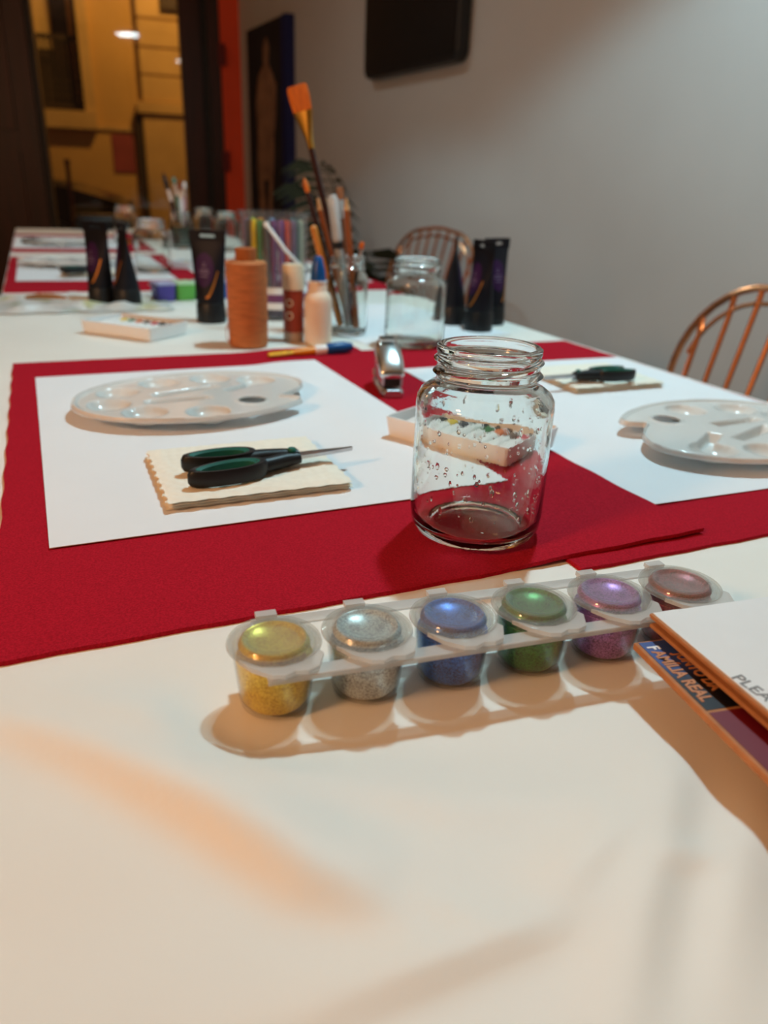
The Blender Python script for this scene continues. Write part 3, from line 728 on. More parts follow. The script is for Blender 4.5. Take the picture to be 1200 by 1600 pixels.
# ================================================================ BRUSHES
def along(p0, p1):
    d = (p1-p0); return d.to_track_quat('Z', 'Y'), d.length
m_bri = mat('golden_bristle', s2l((205, 105, 20)), .6, var=.3, vs=200, stretch=(6, 6, .3)); m_gold = mat('brass_ferrule', (.85, .50, .10), .22, 1, var=.1)
m_hand = mat('maroon_lacquer', (.035, .010, .008), .25, var=.2, coat=.4); m_cph = mat('copper_lacquer', (.33, .10, .035), .28, .5, var=.15)
m_wood = mat('light_wood', s2l((200, 150, 100)), .6, var=.2); m_ochw = mat('ochre_wood', s2l((205, 130, 50)), .5, var=.15); m_lead = mat('graphite', (.03, .03, .03), .4)
m_silver = mat('silver_ferrule', (.7, .7, .7), .3, 1)
def rod(name, lab, cat, p0, p1, grp='brushes and pencils in the slim jar', twist=0):
    q, L = along(p0, p1); t = thing(name, lab, cat, p0, 0, grp); t.rotation_mode = 'QUATERNION'; t.rotation_quaternion = q @ Quaternion((0, 0, 1), twist); return t, L
def el(w, d, z, n=16): return [(w*math.cos(2*PI*i/n), d*math.sin(2*PI*i/n), z) for i in range(n)]
def flat_brush(lab, p0, p1, w, bl, fl, r, hm, fm, bm, twist=0, grp='brushes and pencils in the slim jar'):
    t, L = rod('paint_brush', lab, 'brush', p0, p1, grp, twist)
    MB().lathe([(0, 0), (r*.55, .001), (r*.7, L*.1), (r, (L-bl-fl)*.75), (r*.85, L-bl-fl), (0, L-bl-fl+.001)], 14).build('handle', hm, t)
    z0 = L-bl-fl-.003; MB().loft([el(r*.95, r*.95, z0), el(r*1.0, r*1.0, z0+fl*.25), el(w*.6, r*.8, z0+fl*.6), el(w, r*.55, L-bl)]).build('ferrule', fm, t)
    MB().loft([el(w*.93, r*.48, L-bl-.002), el(w*1.04, r*.5, L-bl*.55), el(w*1.02, r*.28, L-bl*.1), el(w*.85, r*.1, L)]).build('bristles', bm, t); return t
def round_brush(lab, p0, p1, r, bl, fl, hm, fm, bm, grp='brushes and pencils in the slim jar'):
    t, L = rod('paint_brush', lab, 'brush', p0, p1, grp)
    MB().lathe([(0, 0), (r*.5, .001), (r, (L-bl-fl)*.7), (r*.8, L-bl-fl), (0, L-bl-fl)], 12).build('handle', hm, t)
    MB().lathe([(0, L-bl-fl-.002), (r*.9, L-bl-fl-.002), (r*.75, L-bl), (0, L-bl)], 12).build('ferrule', fm, t)
    MB().lathe([(r*.65, L-bl-.001), (r*.95, L-bl*.65), (r*.6, L-bl*.25), (0, L)], 12).build('bristles', bm, t); return t
def pencil(lab, p0, p1, r, mm, grp='brushes and pencils in the slim jar'):
    t, L = rod('pencil', lab, 'pencil', p0, p1, grp, .3)
    hx = lambda rr, z: [(rr*math.cos(PI/3*i), rr*math.sin(PI/3*i), z) for i in range(6)]
    MB().loft([hx(r, 0), hx(r, L-.020)]).build('barrel', mm, t, smooth=False)
    MB().loft([hx(r*.98, L-.0202), hx(r*.35, L-.005)]).build('sharpened_wood', m_wood, t, smooth=False)
    MB().lathe([(r*.36, L-.0052), (0, L)], 8).build('lead', m_lead, t); return t
Yb = BJ.y
def inj(px, py, dy=0): return at_y(px, py, Yb+dy)
def bot(dx, dy): return BJ+Vector((dx, dy, .0105))
flat_brush('tall wide flat brush with golden bristles and brass ferrule', bot(.010, -.004), inj(463, 133, -.012), .0135, .029, .040, .0044, m_hand, m_gold, m_bri, twist=R(68))
round_brush('small round brush with pointed golden bristles and dark handle', bot(-.006, .012), inj(475, 277, .012), .0042, .019, .004, m_hand, m_hand, m_bri)
t, L = rod('paint_brush', 'ochre wooden brush handle leaning left in the slim jar', 'brush', bot(-.008, -.006), inj(489, 352, -.014), 'brushes and pencils in the slim jar')
MB().lathe([(0, 0), (.0035, .001), (.0050, L*.7), (.0046, L-.003), (.002, L), (0, L)], 14).build('handle', m_ochw, t)
pencil('copper striped pencil leaning behind the wide flat brush', bot(.004, .004), inj(495, 303, .002), .0047, m_cph)
pencil('dark red pencil right beside the clear capped pen', bot(.012, .006), inj(507, 302, .010), .0047, m_hand)
pencil('copper pencil leaning right under the fan shaped brush', bot(.014, -.008), inj(540, 303, -.006), .0047, m_cph)
flat_brush('broad brush with short rust brown bristles behind the clear pen', bot(.002, .015), inj(531, 292, .020), .0115, .016, .020, .0036, m_cph, m_silver, mat('rust_bristle', s2l((150, 75, 30)), .7, var=.3, vs=150))
flat_brush('short brush with small orange bristles leaning right out of the jar', bot(.000, -.013), inj(566, 378, -.004), .0075, .009, .022, .0030, m_hand, m_silver, m_bri)
t, L = rod('clear_capped_pen', 'grey brush pen with clear plastic cap among the pencils', 'pen', bot(.003, -.012), inj(519, 304, -.012), 'brushes and pencils in the slim jar')
m_greyp = mat('grey_pen', (.32, .31, .29), .4)
MB().lathe([(0, 0), (.0045, .002), (.006, L*.35), (.006, L-.055), (0, L-.055)], 16).build('barrel', m_greyp, t)
MB().lathe([(.0064, L-.056), (.0070, L-.052), (.0068, L-.006), (.0040, L), (0, L)], 16).build('cap', m_frost, t)
MB().lathe([(.0063, L-.066), (.0066, L-.066), (.0066, L-.058), (.0063, L-.058)], 16, close=True).build('grip_ring', m_black, t)
MB().lathe([(0, L-.0545), (.0030, L-.0545), (.0034, L-.03), (0, L-.012)], 10).build('tip', mat('white_fibre', (.6, .6, .58), .8), t)
# brushes in the far jar
def fin(px, py, dy=0): return at_y(px, py, FJ.y+dy)
def fb(dx, dy): return FJ+Vector((dx, dy, .065))
g2 = 'brushes in the far jar'
round_brush('dark pointed brush leaning left in the far jar', fb(-.008, 0), fin(254, 268), .008, .05, .03, m_hand, m_silver, m_black, g2)
round_brush('teal handled brush in the middle of the far jar', fb(.0, .01), fin(271, 276, .01), .007, .02, .03, mat('teal_lacquer', (.04, .2, .16), .4), m_silver, mat('teal_bristle', (.08, .25, .2), .7), g2)
round_brush('brush with rust red tip in the far jar', fb(.006, -.006), fin(281, 280), .006, .03, .02, m_white, m_silver, mat('red_bristle', (.25, .05, .02), .7), g2)
round_brush('pale pink handled brush leaning right in the far jar', fb(.010, .004), fin(288, 283), .006, .02, .02, mat('pink_lacquer', (.5, .3, .32), .4), m_silver, m_white, g2)
# brush lying on the mat
p0, p1 = G(551, 549, .008), G(436, 557, .006); p0.z = TZ+ZF+FELT+.0078; p1.z = TZ+ZF+FELT+.0030
t, L = rod('paint_brush', 'yellow bristled brush with blue grip lying on the felt edge', 'brush', p0, p1, 'brushes lying on the table', 0)
m_bluep = mat('blue_plastic', s2l((0, 74, 138)), .35)
MB().lathe([(0, 0), (.0045, .001), (.0072, .012), (.0070, .030), (.0055, .034), (0, .034)], 16).build('grip', m_bluep, t)
MB().lathe([(0, .033), (.0056, .033), (.0060, .045), (.0050, .048), (0, .048)], 16).build('collar', m_white, t)
MB().loft([el(.0050, .0050, .047), el(.0055, .0045, .062), el(.0045, .0030, .075)]).build('ferrule', mat('orange_plastic', s2l((225, 140, 20)), .4), t)
MB().loft([el(.0042, .0026, .074), el(.0065, .0026, .088), el(.0055, .0020, .104), el(.0020, .0008, L)]).build('bristles', mat('yellow_bristle', s2l((225, 170, 15)), .6, var=.25, vs=200), t)

# ================================================================ STRIP OF GLITTER PAINT POTS
strip = thing('paint_pot_strip', 'strip of six clear plastic pots of glitter paint on the cloth', 'paint pots', Vector((POT0.x, POT0.y, TZ+ZC+.0006)), math.atan2(POTD.y, POTD.x))
PS = POTD.length
for s in (-1, 1):
    mb = MB(); y0, y1 = s*.0150, s*.0215
    mb.box((PS*2.5, (y0+y1)/2, .0248), (PS*5+.012, .0068, .0011)); mb.box((PS*2.5, y1-s*.0005, .0240), (PS*5+.012, .0009, .0024))
    mb.build('rail', m_frost, strip, smooth=False, bevel=.0003)
pcols = [('gold', (.62, .36, .01), (1.0, .80, .10)), ('silver', (.24, .28, .33), (.85, .97, 1.0)), ('blue', (.003, .025, .20), (.03, .22, .85)), ('green', (.006, .055, .012), (.06, .34, .06)), ('purple', (.13, .02, .20), (.60, .24, .78)), ('maroon', (.09, .008, .02), (.50, .08, .12))]
m_cup = thin('cup_plastic', (.97, .97, .96), haze=.02)
m_lid = thin('lid_plastic', (.90, .90, .88), haze=.16, hazecol=(.85, .84, .80), rough=.08)
cup_me = MB().lathe([(0, .0002), (.0122, 0), (.0136, .0012), (.0142, .004), (.0163, .0262), (.0176, .0266), (.0176, .0274), (.0158, .0274), (.0138, .004), (.0120, .0016), (0, .0016)], 40).mesh('cup')
paint_me = MB().lathe([(0, .0018), (.0118, .0018), (.0135, .0042), (.0151, .0215), (.0146, .0225), (0, .0215)], 36).mesh('paint')
lid_me = MB().lathe([(0, .0286), (.0095, .0288), (.0112, .0302), (.0122, .0306), (.0132, .0300), (.0140, .0284), (.0168, .0282), (.0180, .0284), (.0183, .0274), (.0178, .0268), (.0160, .0272), (.0142, .0274), (.0132, .0290), (.0122, .0296), (.0112, .0292), (.0098, .0280), (0, .0278)], 44).mesh('lid')
film_me = MB().lathe([(0, .0277), (.0096, .0278), (.0112, .0289), (.0122, .0293), (.0131, .0287), (.0138, .0272), (.0125, .0262), (0, .0266)], 36).mesh('paint_film')
tabp = [(-.0150, -.0095), (-.0075, -.0162), (0, -.0178), (.0075, -.0162), (.0150, -.0095), (.0165, -.0125), (.0130, -.0205), (.0085, -.0222), (.0040, -.0214), (0, -.0232), (-.0045, -.0222), (-.0110, -.0165)]
tab_me = MB().prism(list(reversed(tabp)), .0262, .0280).mesh('tab', smooth=False)
hinge_me = MB().box((0, .0192, .0280), (.0085, .0042, .0020)).box((0, .0205, .0262), (.0070, .0016, .0030)).mesh('hinge', smooth=False)
def lk(name, me, material, par, loc=None):
    o = bpy.data.objects.new(name, me.copy() if me.materials and me.materials[0] != material else me); COL.objects.link(o)
    if not o.data.materials: o.data.materials.append(material)
    o.parent = par
    if loc: o.location = loc
    return o
for i, (cn, c1, c2) in enumerate(pcols):
    cup = lk('pot', cup_me, m_cup, strip, (PS*i, 0, 0)); plab(cup, 'clear plastic pot with %s glitter paint' % cn)
    gm = glitter('glitter_'+cn, c1, c2)
    po = bpy.data.objects.new('paint', paint_me.copy()); COL.objects.link(po); po.data.materials.append(gm); po.parent = cup; plab(po, '%s glitter paint' % cn)
    ld_ = lk('lid', lid_me, m_lid, cup)
    fo = bpy.data.objects.new('paint_film', film_me.copy()); COL.objects.link(fo); fo.data.materials.append(gm); fo.parent = cup
    tb_ = lk('lid_tab', tab_me, m_frost, cup); hg = lk('hinge', hinge_me, m_frost, cup)

# ================================================================ PRINTED BOARDS AT THE RIGHT
m_board = mat('greyboard_edge', s2l((178, 122, 80)), .8, var=.12, vs=120)
m_maroonp = mat('maroon_print', s2l((110, 14, 32)), .45, var=.05)
def grad(name, c0, c1, length):
    M = bpy.data.materials.new(name); M.use_nodes = True; N = M.node_tree.nodes; L = M.node_tree.links; p = N['Principled BSDF']
    tc = N.new('ShaderNodeTexCoord'); sx = N.new('ShaderNodeSeparateXYZ'); L.new(tc.outputs['Object'], sx.inputs[0])
    mr = N.new('ShaderNodeMapRange'); mr.inputs[2].default_value = length; L.new(sx.outputs[0], mr.inputs[0])
    r = N.new('ShaderNodeValToRGB'); r.color_ramp.elements[0].color = (*c0, 1); r.color_ramp.elements[1].color = (*c1, 1); r.color_ramp.elements[0].position = .35; r.color_ramp.elements[1].position = .62
    L.new(mr.outputs[0], r.inputs[0]); L.new(r.outputs[0], p.inputs['Base Color']); p.inputs['Roughness'].default_value = .4; return M
ZB = .0222                                   # top of the printed card
q0, q1 = G(990, 1003, ZB), G(1200, 1213, ZB)
ang = math.atan2(q1.y-q0.y, q1.x-q0.x)
bk = thing('printed_menu', 'printed card reading FAMÍLIA REAL under the white folder', 'menu card', Vector((q0.x, q0.y, TZ+ZB)), ang)
BL, BW = .20, .135
def bbox(name, m_, x0, x1, y0, y1, z0, z1, par, bevel=0): return MB().box(((x0+x1)/2, (y0+y1)/2, (z0+z1)/2), (x1-x0, y1-y0, z1-z0)).build(name, m_, par, smooth=False, bevel=bevel)
bbox('card_board', m_board, 0, BL, 0, BW, -.0034, -.0002, bk, .0006)
lx = (G(1121, 1106, ZB)-q0).length
bbox('printed_panel', grad('blue_black_print', s2l((50, 75, 140)), s2l((22, 22, 28)), .045), .0012, lx, .0016, BW-.002, -.0003, .0000, bk)
bbox('printed_panel', m_maroonp, lx+.0014, BL-.002, .0016, BW-.002, -.0003, .0000, bk)
m_ink = mat('copper_ink', s2l((196, 130, 84)), .4, var=.05); m_wink = mat('white_ink', (.85, .85, .85), .5, var=0)
tl = lambda x, y: Matrix.Translation((x, y, .00012))
f0 = (G(1024, 1010, ZB)-q0); e1 = (q1-q0).normalized(); fx = f0.dot(e1)
f1 = (G(1132, 1092, ZB)-q0).dot(e1)
def fit_text(body, x0, x1, y, hgt, material, bold):
    o = text(body, .01, material, bk, Matrix.Identity(4), bold=bold); xs = [v.co.x for v in o.data.vertices]; ys = [v.co.y for v in o.data.vertices]
    sx = (x1-x0)/(max(xs)-min(xs)); sy = hgt/.0073
    o.matrix_local = Matrix.Translation((x0-min(xs)*sx, y, .00012)) @ Matrix.Diagonal((sx, sy, 1, 1)); return o
tw_ = f1-fx
fit_text('F', fx, fx+tw_*.062, .0032, .0054, m_wink, .0003)
fit_text('AMÍLIA REAL', fx+tw_*.085, f1, .0032, .0054, m_ink, .0003)
fit_text('JUNTO DA', fx+tw_*.16, fx+tw_*.86, .0114, .0050, m_ink, .0003)
ZW = .0312
q2, q3 = G(1015, 957, ZW), G(1200, 1113, ZW); ang2 = math.atan2(q3.y-q2.y, q3.x-q2.x)
wb = thing('white_folder', 'white topped folder with grey lettering stacked on the printed card', 'folder', Vector((q2.x, q2.y, TZ+ZW)), ang2)
bbox('back_cover', m_board, .0005, .2, .0004, .15, -.0066, -.0047, wb, .0006)
bbox('pages', mat('kraft_page', s2l((150, 105, 70)), .8, var=.1), .002, .198, .0030, .148, -.0047, -.0023, wb)
bbox('front_cover', m_board, 0, .2, 0, .15, -.0022, -.0003, wb, .0005)
bbox('white_face', mat('white_card', (.78, .77, .76), .6, var=.02), .0006, .1994, .0012, .1494, -.0003, 0, wb)
e1w = (q3-q2).normalized(); g0 = G(1141, 1058, ZW)-q2; e2w = Vector((-e1w.y, e1w.x, 0))
text('PLEA', .0072, mat('grey_ink', (.22, .22, .22), .6, var=0), wb, Matrix.Translation((g0.dot(e1w), g0.dot(e2w), .0001)) @ Matrix.Rotation(R(8), 4, 'Z'), bold=.00005)
# closed book under the card, out of the picture on the right
ub = thing('closed_book', 'plain closed book beneath the printed card, just outside the frame', 'book', Vector((q0.x, q0.y, TZ+ZC+.0005))+Vector((-e1.y, e1.x, 0))*.055+e1*.03, ang)
bbox('cover', mat('grey_cover', (.2, .2, .2), .6), 0, .15, 0, .075, 0, .0020, ub); bbox('cover', MATS['grey_cover'], 0, .15, 0, .075, .0152, .0172, ub); bbox('pages', MATS['kraft_page'], .002, .148, .001, .073, .0020, .0152, ub)

# ================================================================ STAPLER
s0 = G(613, 622, ZF+.002); s1 = G(594, 590, ZF+.002)
stp = thing('mini_stapler', 'small silver stapler standing on the felt between two sheets', 'stapler', Vector((s0.x, s0.y, TZ+ZF+FELT*1.04+.0004)), math.atan2(s1.y-s0.y, s1.x-s0.x)-PI/2)
def sec(y, z0, z1, hw, n=20, flat=.55):
    out = []
    for i in range(n):
        a = 2*PI*i/n; c_, s_ = math.cos(a), math.sin(a)
        x = hw*math.copysign(abs(c_)**.6, c_); z = (z0+z1)/2+(z1-z0)/2*math.copysign(abs(s_)**(.75 if s_ > 0 else .4), s_); out.append((x, y, z))
    return out
MB().loft([sec(.002, .0175, .0225, .0095), sec(.004, .0165, .0265, .0115), sec(.014, .0180, .0345, .0125), sec(.028, .0200, .0425, .0128), sec(.042, .0210, .0470, .0126), sec(.053, .0180, .0465, .0118), sec(.060, .0130, .0405, .0105), sec(.064, .0120, .0300, .0085)]).build('top_shell', m_chrome, stp, ang=60)
MB().loft([sec(.034, .0460, .0485, .0060), sec(.038, .0462, .0496, .0085), sec(.048, .0466, .0500, .0085), sec(.052, .0460, .0480, .0055)]).build('thumb_pad', m_chrome, stp, ang=60)
mb = MB().box((-.0088, .030, .0145), (.0022, .056, .0085)).box((.0088, .030, .0145), (.0022, .056, .0085)); mb.build('side_plates', m_steel, stp, smooth=False, bevel=.0004)
MB().box((0, .0305, .0135), (.0145, .056, .0070)).build('magazine', m_black, stp, smooth=False)
MB().loft([[(x, y, z) for x, z in ((-.0105*k, 0), (.0105*k, 0), (.0112*k, .0045), (.0075*k, .0062+dz), (-.0075*k, .0062+dz), (-.0112*k, .0045))] for y, k, dz in ((-.003, .75, .001), (0, .95, .002), (.006, 1.05, .0015), (.03, 1.1, 0), (.058, 1.05, 0), (.064, .9, .002))]).build('base', m_steel, stp, smooth=False, bevel=.0006)
MB().tube([(-.0112, .060, .011), (.0112, .060, .011)], .0035, 12).build('hinge_pin', m_steel, stp)

# ================================================================ TRAYS WITH MINIATURE PAINT TUBES
TRX, TRY, TRZ = .115, .076, .0165
def tray_meshes():
    mb = MB(); w = .0014
    o_ = rect(TRX, TRY, .003, 3); i_ = rect(TRX-2*w, TRY-2*w, .002, 3)
    R0 = [[(x, y, 0) for x, y in rect(TRX-.004, TRY-.004, .003, 3)], [(x, y, TRZ) for x, y in o_], [(x, y, TRZ) for x, y in i_], [(x, y, .0015) for x, y in rect(TRX-2*w-.004, TRY-2*w-.004, .002, 3)]]
    mb.loft(R0); return mb
TRAY = None; MINI = {}
m_mini = mat('mini_tube_white', (.78, .78, .76), .35, var=.02)
def mini_tube(loc, rz, capmat, lab, grp):
    if not MINI:
        r = .0058
        MINI['body'] = MB().loft([el(.0030, .0030, .0, 12)]+[el(r, r, .003, 12), el(r, r, .030, 12), el(r*1.15, r*.6, .045, 12), el(r*1.3, .0006, .055, 12), el(r*1.3, .0006, .060, 12)]).mesh('tube_body')
        MINI['cap'] = MB().lathe([(0, -.009), (.0034, -.009), (.0036, 0), (0, .0002)], 12).mesh('cap')
        MINI['band'] = MB().lathe([(r+.0001, .006), (r+.0002, .006), (r+.0002, .020), (r+.0001, .020)], 12, close=True).mesh('label_band')
    t = thing('mini_paint_tube', lab, 'paint tube', loc, 0, grp); t.rotation_euler = (PI/2, 0, rz)
    for k, m_ in (('body', m_mini), ('cap', m_black), ('band', capmat)):
        me = MINI[k].copy(); me.materials.append(m_); o = bpy.data.objects.new({'body': 'tube_body', 'cap': 'cap', 'band': 'label_band'}[k], me); COL.objects.link(o); o.parent = t
mini_cols = [('white', (.75, .75, .72)), ('yellow', (.75, .5, .05)), ('green', (.03, .16, .05)), ('orange', (.65, .14, .03)), ('brown', (.12, .07, .04)), ('red', (.55, .04, .06)), ('black', (.01, .01, .01)), ('grey', (.05, .05, .06))]
def tray(p, rz, lab, where, order):
    """p: front-left ground corner"""
    global TRAY
    c = Vector((p.x, p.y, 0))+Vector((math.cos(rz)*TRX/2-math.sin(rz)*TRY/2, math.sin(rz)*TRX/2+math.cos(rz)*TRY/2, 0)); c.z = p.z
    if TRAY is None: o = TRAY = tray_meshes().build('paint_tray', m_white, loc=c, rz=rz, ang=40)
    else: o = TRAY.copy(); COL.objects.link(o); o.location = c; o.rotation_euler.z = rz
    tag(o, lab, 'tray', 'white trays of paint tubes')
    for i, k in enumerate(order):
        x = -TRX/2+.0125+i*.0128; v = Vector((x*math.cos(rz)-.026*math.sin(rz), x*math.sin(rz)+.026*math.cos(rz), .0080+.0003*(i % 2)))
        nm, cc = mini_cols[k]
        mini_tube(c+v, rz+PI*0, mat('mini_'+nm, cc, .4), 'tiny white paint tube with %s band in %s' % (nm, where), 'tiny paint tubes in trays')
p = G(600, 683, ZP+.002); p.z = TZ+ZF+FELT*1.04+.0014; tray(p, R(-38), 'white tray of tiny paint tubes behind the large near jar', 'the tray behind the near jar', [6, 1, 7, 0, 2, 3, 4, 5])
p = G(127, 521, ZC); p.z = TZ+ZC+.0012; q = G(230, 537); tray(p, math.atan2(q.y-p.y, q.x-p.x), 'white tray of tiny paint tubes in front of the left black tubes', 'the tray before the left black tubes', [0, 1, 2, 3, 4, 5, 6, 7])
p = G(268, 421, ZC); p.z = TZ+ZC+.0012; tray(p, R(5), 'white tray of tiny paint tubes in front of the far brush jar', 'the tray before the far brush jar', [0, 1, 4, 5, 6, 2, 3, 7])

# ================================================================ BLACK PAINT TUBES STANDING ON THEIR CAPS
m_purp = mat('purple_print', (.035, .008, .045), .5, var=.1, spec=.2); m_goldp = mat('gold_print', s2l((190, 120, 50)), .35, .5); m_lil = mat('lilac_print', (.16, .10, .18), .5)
TH_ = .126
def tsec(z):
    t = max(0, min(1, (z-.030)/(.112-.030))); tt = t**1.15
    return .0200+(.0262-.0200)*t, .0192*(1-tt)+.0014*tt
def tubefront(u, z, off=.0003):             # u in -1..1 across the front (-y side)
    w, d_ = tsec(z); a = -PI/2+u*PI/2*.85
    return (w*math.cos(a)*1.0, d_*math.sin(a)-off, z)
def patch(uz, n=1):
    return uz
BT = None
def black_tube(loc, rz, lab, tilt=0):
    global BT
    if BT: return dup(BT, loc, rz, lab)
    t = BT = thing('paint_tube', lab, 'paint tube', loc, rz, 'black paint tubes standing on caps')
    MB().lathe([(0, 0), (.0200, 0), (.0210, .001), (.0212, .004), (.0205, .026), (.0195, .028), (0, .028)], 40).build('cap', m_black, t)
    rings = [el(.0188, .0182, .0275, 40)]+[el(*tsec(z), z, 40) for z in [.030, .034, .042, .052, .062, .072, .082, .092, .102, .112]]
    MB().loft(rings).build('tube_body', m_tubeblk, t, ang=50)
    mb = MB(); w = .0263; z0, z1 = .1115, TH_; hz0, hz1 = .1165, .1205; hw = .0115
    mb.box((0, 0, (z0+hz0)/2), (2*w, .0026, hz0-z0)); mb.box((0, 0, (hz1+z1)/2), (2*w, .0026, z1-hz1)); mb.box((-(w+hw)/2, 0, (hz0+hz1)/2), (w-hw, .0026, hz1-hz0)); mb.box(((w+hw)/2, 0, (hz0+hz1)/2), (w-hw, .0026, hz1-hz0))
    mb.build('hanging_tab', m_tubeblk, t, smooth=False)
    # purple oval label, pale lines and gold swash printed on the front
    P = [[tubefront(-.12+.48*(j/10*2-1)*math.sqrt(max(.02, 1-((i/14*2-1))**2)), .050+.046*i/14) for j in range(11)] for i in range(15)]
    lab_o = MB().grid(P).build('label_oval', m_purp, t)
    for z, l in ((.0725, .22), (.0690, .26), (.0640, .2), (.078, .10), (.0815, .05)):
        MB().grid([[tubefront(-.12+l*(j/8*2-1), z+q, .0006) for j in range(9)] for q in (0, .0016)]).build('label_line', m_lil, lab_o)
    sw = []
    for k in range(14):
        s = k/13; u = .02+.55*s**.8; z = .036+.036*s**1.5; wd = .0022*math.sin(PI*(.12+.8*s))
        sw.append([tubefront(u-.03, z+wd, .0006), tubefront(u+.03, z-wd, .0006)])
    MB().grid(sw).build('gold_swash', m_goldp, t)
    return t
def tpos(px, py): p = G(px, py, ZC); p.z = TZ+ZC+.0005; return p
black_tube(tpos(331, 503), R(-8), 'black paint tube with purple oval label facing the camera beside the twine')
black_tube(tpos(161, 477), R(-28), 'leftmost black paint tube, turned edge on')
black_tube(tpos(201, 480), R(-58), 'black paint tube second from the left, behind the white tray')
black_tube(tpos(705, 507), R(84), 'black paint tube nearest the threaded jar on the right, edge on')
black_tube(tpos(746, 517), R(-62), 'front black paint tube of the right hand trio')
black_tube(tpos(766, 506), R(40), 'rightmost black paint tube standing behind its two neighbours')

# ================================================================ TWINE SPOOL, GLUES
tp = G(389, 541, ZC); tp.z = TZ+ZC+.0004
sp = thing('twine_spool', 'tall spool of brown twine beside the glue stick', 'spool', tp, .4)
m_tw = mat('brown_twine', s2l((186, 112, 62)), .8, var=.18, vs=60, bump=.12, bs=200, stretch=(1, 1, 5))
pr = [(0, .001), (.0225, .001)]; nW = 46
for k in range(nW): z = .003+.098*k/nW; r = .0237+.0010*(k/nW); pr += [(r, z), (r+.0004, z+.001)]
pr += [(.0230, .1022), (.0130, .1030), (0, .1030)]
MB().lathe(pr, 40).build('wound_twine', m_tw, sp, ang=60)
MB().lathe([(.0125, .102), (.0130, .1165), (.0118, .1175), (.0095, .1165), (.0095, .1035), (.0125, .102)], 28, close=False).build('cardboard_core', mat('core_card', s2l((165, 92, 42)), .8, var=.1), sp)
for k in range(7):
    a0_ = random.uniform(0, 6); z0_ = random.uniform(.02, .08); sl_ = random.uniform(-.03, .03)
    MB().tube([(.0250*math.cos(a0_+q*.18), .0250*math.sin(a0_+q*.18), z0_+sl_*q/8) for q in range(9)], .0005, 5).build('twine_strand', m_tw, sp)
MB().tube([(-.0240, -.006, .034), (-.029, -.008, .026), (-.030, -.010, .014), (-.0265, -.010, .006), (-.0255, -.006, .010)], .0005, 5).build('loose_strand', m_tw, sp)
gs = G(459, 533, ZC); gs.z = TZ+ZC+.0004
gk = thing('glue_stick', 'red brown glue stick with cream cap and printed circles', 'glue stick', gs, R(-10))
m_rb = mat('red_brown_label', s2l((150, 55, 32)), .4, var=.04); m_cream = mat('cream_plastic', s2l((225, 205, 175)), .4, var=.02)
MB().lathe([(0, 0), (.0125, 0), (.0130, .002), (.0130, .0125), (0, .013)], 28).build('turning_base', mat('grey_beige', s2l((175, 150, 130)), .5), gk)
MB().lathe([(0, .0125), (.0132, .0127), (.0132, .065), (0, .066)], 28).build('body', m_rb, gk)
MB().lathe([(0, .0655), (.0140, .0657), (.0137, .094), (.0125, .0965), (0, .097)], 28).build('cap', m_cream, gk)
for z in (.034, .050):
    P = []
    for k in range(25):
        a = 2*PI*k/24; row = []
        for r in (.0035, .0052): x = r*math.sin(a)*1.0; row.append((.0134*math.sin(x/.0134-.1), -.0134*math.cos(x/.0134-.1), z+r*math.cos(a)))
        P.append(row)
    MB().grid(P).build('printed_circle', m_cream, gk)
gb = G(497, 538, ZC); gb.z = TZ+ZC+.0004
bt = thing('glue_bottle', 'white glue bottle with pointed blue cap in front of brush jar', 'glue bottle', gb, .3)
m_glue = mat('milky_plastic', s2l((236, 214, 190)), .4, var=.02, sss=.1)
MB().lathe([(0, 0), (.0155, 0), (.0172, .002), (.0176, .008), (.0176, .052), (.0170, .058), (.0145, .0635), (.0118, .066), (.0112, .068), (.0112, .076), (.0105, .078), (0, .078)], 36).build('bottle', m_glue, bt, ang=50)
MB().lathe([(0, .0785), (.0098, .0785), (.0098, .083), (.0088, .092), (.0068, .101), (.0052, .1065), (.0035, .1085), (0, .109)], 28).build('nozzle_cap', m_bluep, bt)
MB().lathe([(.0098, .0778), (.0118, .0778), (.0118, .0795), (.0098, .0795)], 28, close=True).build('neck_ring', m_white, bt)

# ================================================================ CLEAR TUB OF COLOURED PENS
tq = G(431, 494, ZC); tq.z = TZ+ZC+.0006
tub = thing('pen_tub', 'round clear plastic tub of coloured pens with white handle', 'tub', tq)
RT, HT = .050, .152
MB().lathe([(0, 0), (RT*.93, 0), (RT*.95, .002), (RT, HT-.006), (RT+.003, HT-.005), (RT+.003, HT), (RT-.001, HT), (RT-.0022, .004), (0, .003)], 48).build('tub_wall', m_clear, tub)
for z0, z1, m_, nm in ((.006, .016, mat('dark_print', (.05, .05, .07), .5, var=.8, vs=40), 'label_band'), (.016, .026, m_white, 'label_band'), (.026, .038, mat('plum_print', s2l((110, 60, 100)), .5, var=.1), 'label_band'), (.038, .048, m_white, 'label_band')):
    r0 = RT*.957; MB().lathe([(r0, z0), (r0+.0014, z0), (r0+.0018, z1), (r0, z1)], 48, close=True).build(nm, m_, tub)
hpts = [(-RT*1.08*math.cos(t)*.15+.005, -RT-.004-.002*math.sin(t), 0) for t in (0,)]
hp = [(-.002, -RT-.003, HT-.018), (.010, -RT-.007, HT-.032), (.024, -RT-.006, HT-.050), (.038, -RT+.005, HT-.066), (.048, -RT+.022, HT-.078)]
MB().tube(hp, .0028, 8).build('carry_handle', m_white, tub)
MB().lathe([(0, -.004), (.004, -.003), (.004, .003), (0, .004)], 12, M=Matrix.Translation((-.003, -RT-.002, HT-.017)) @ Matrix.Rotation(PI/2, 4, 'X')).build('handle_stud', m_white, tub)
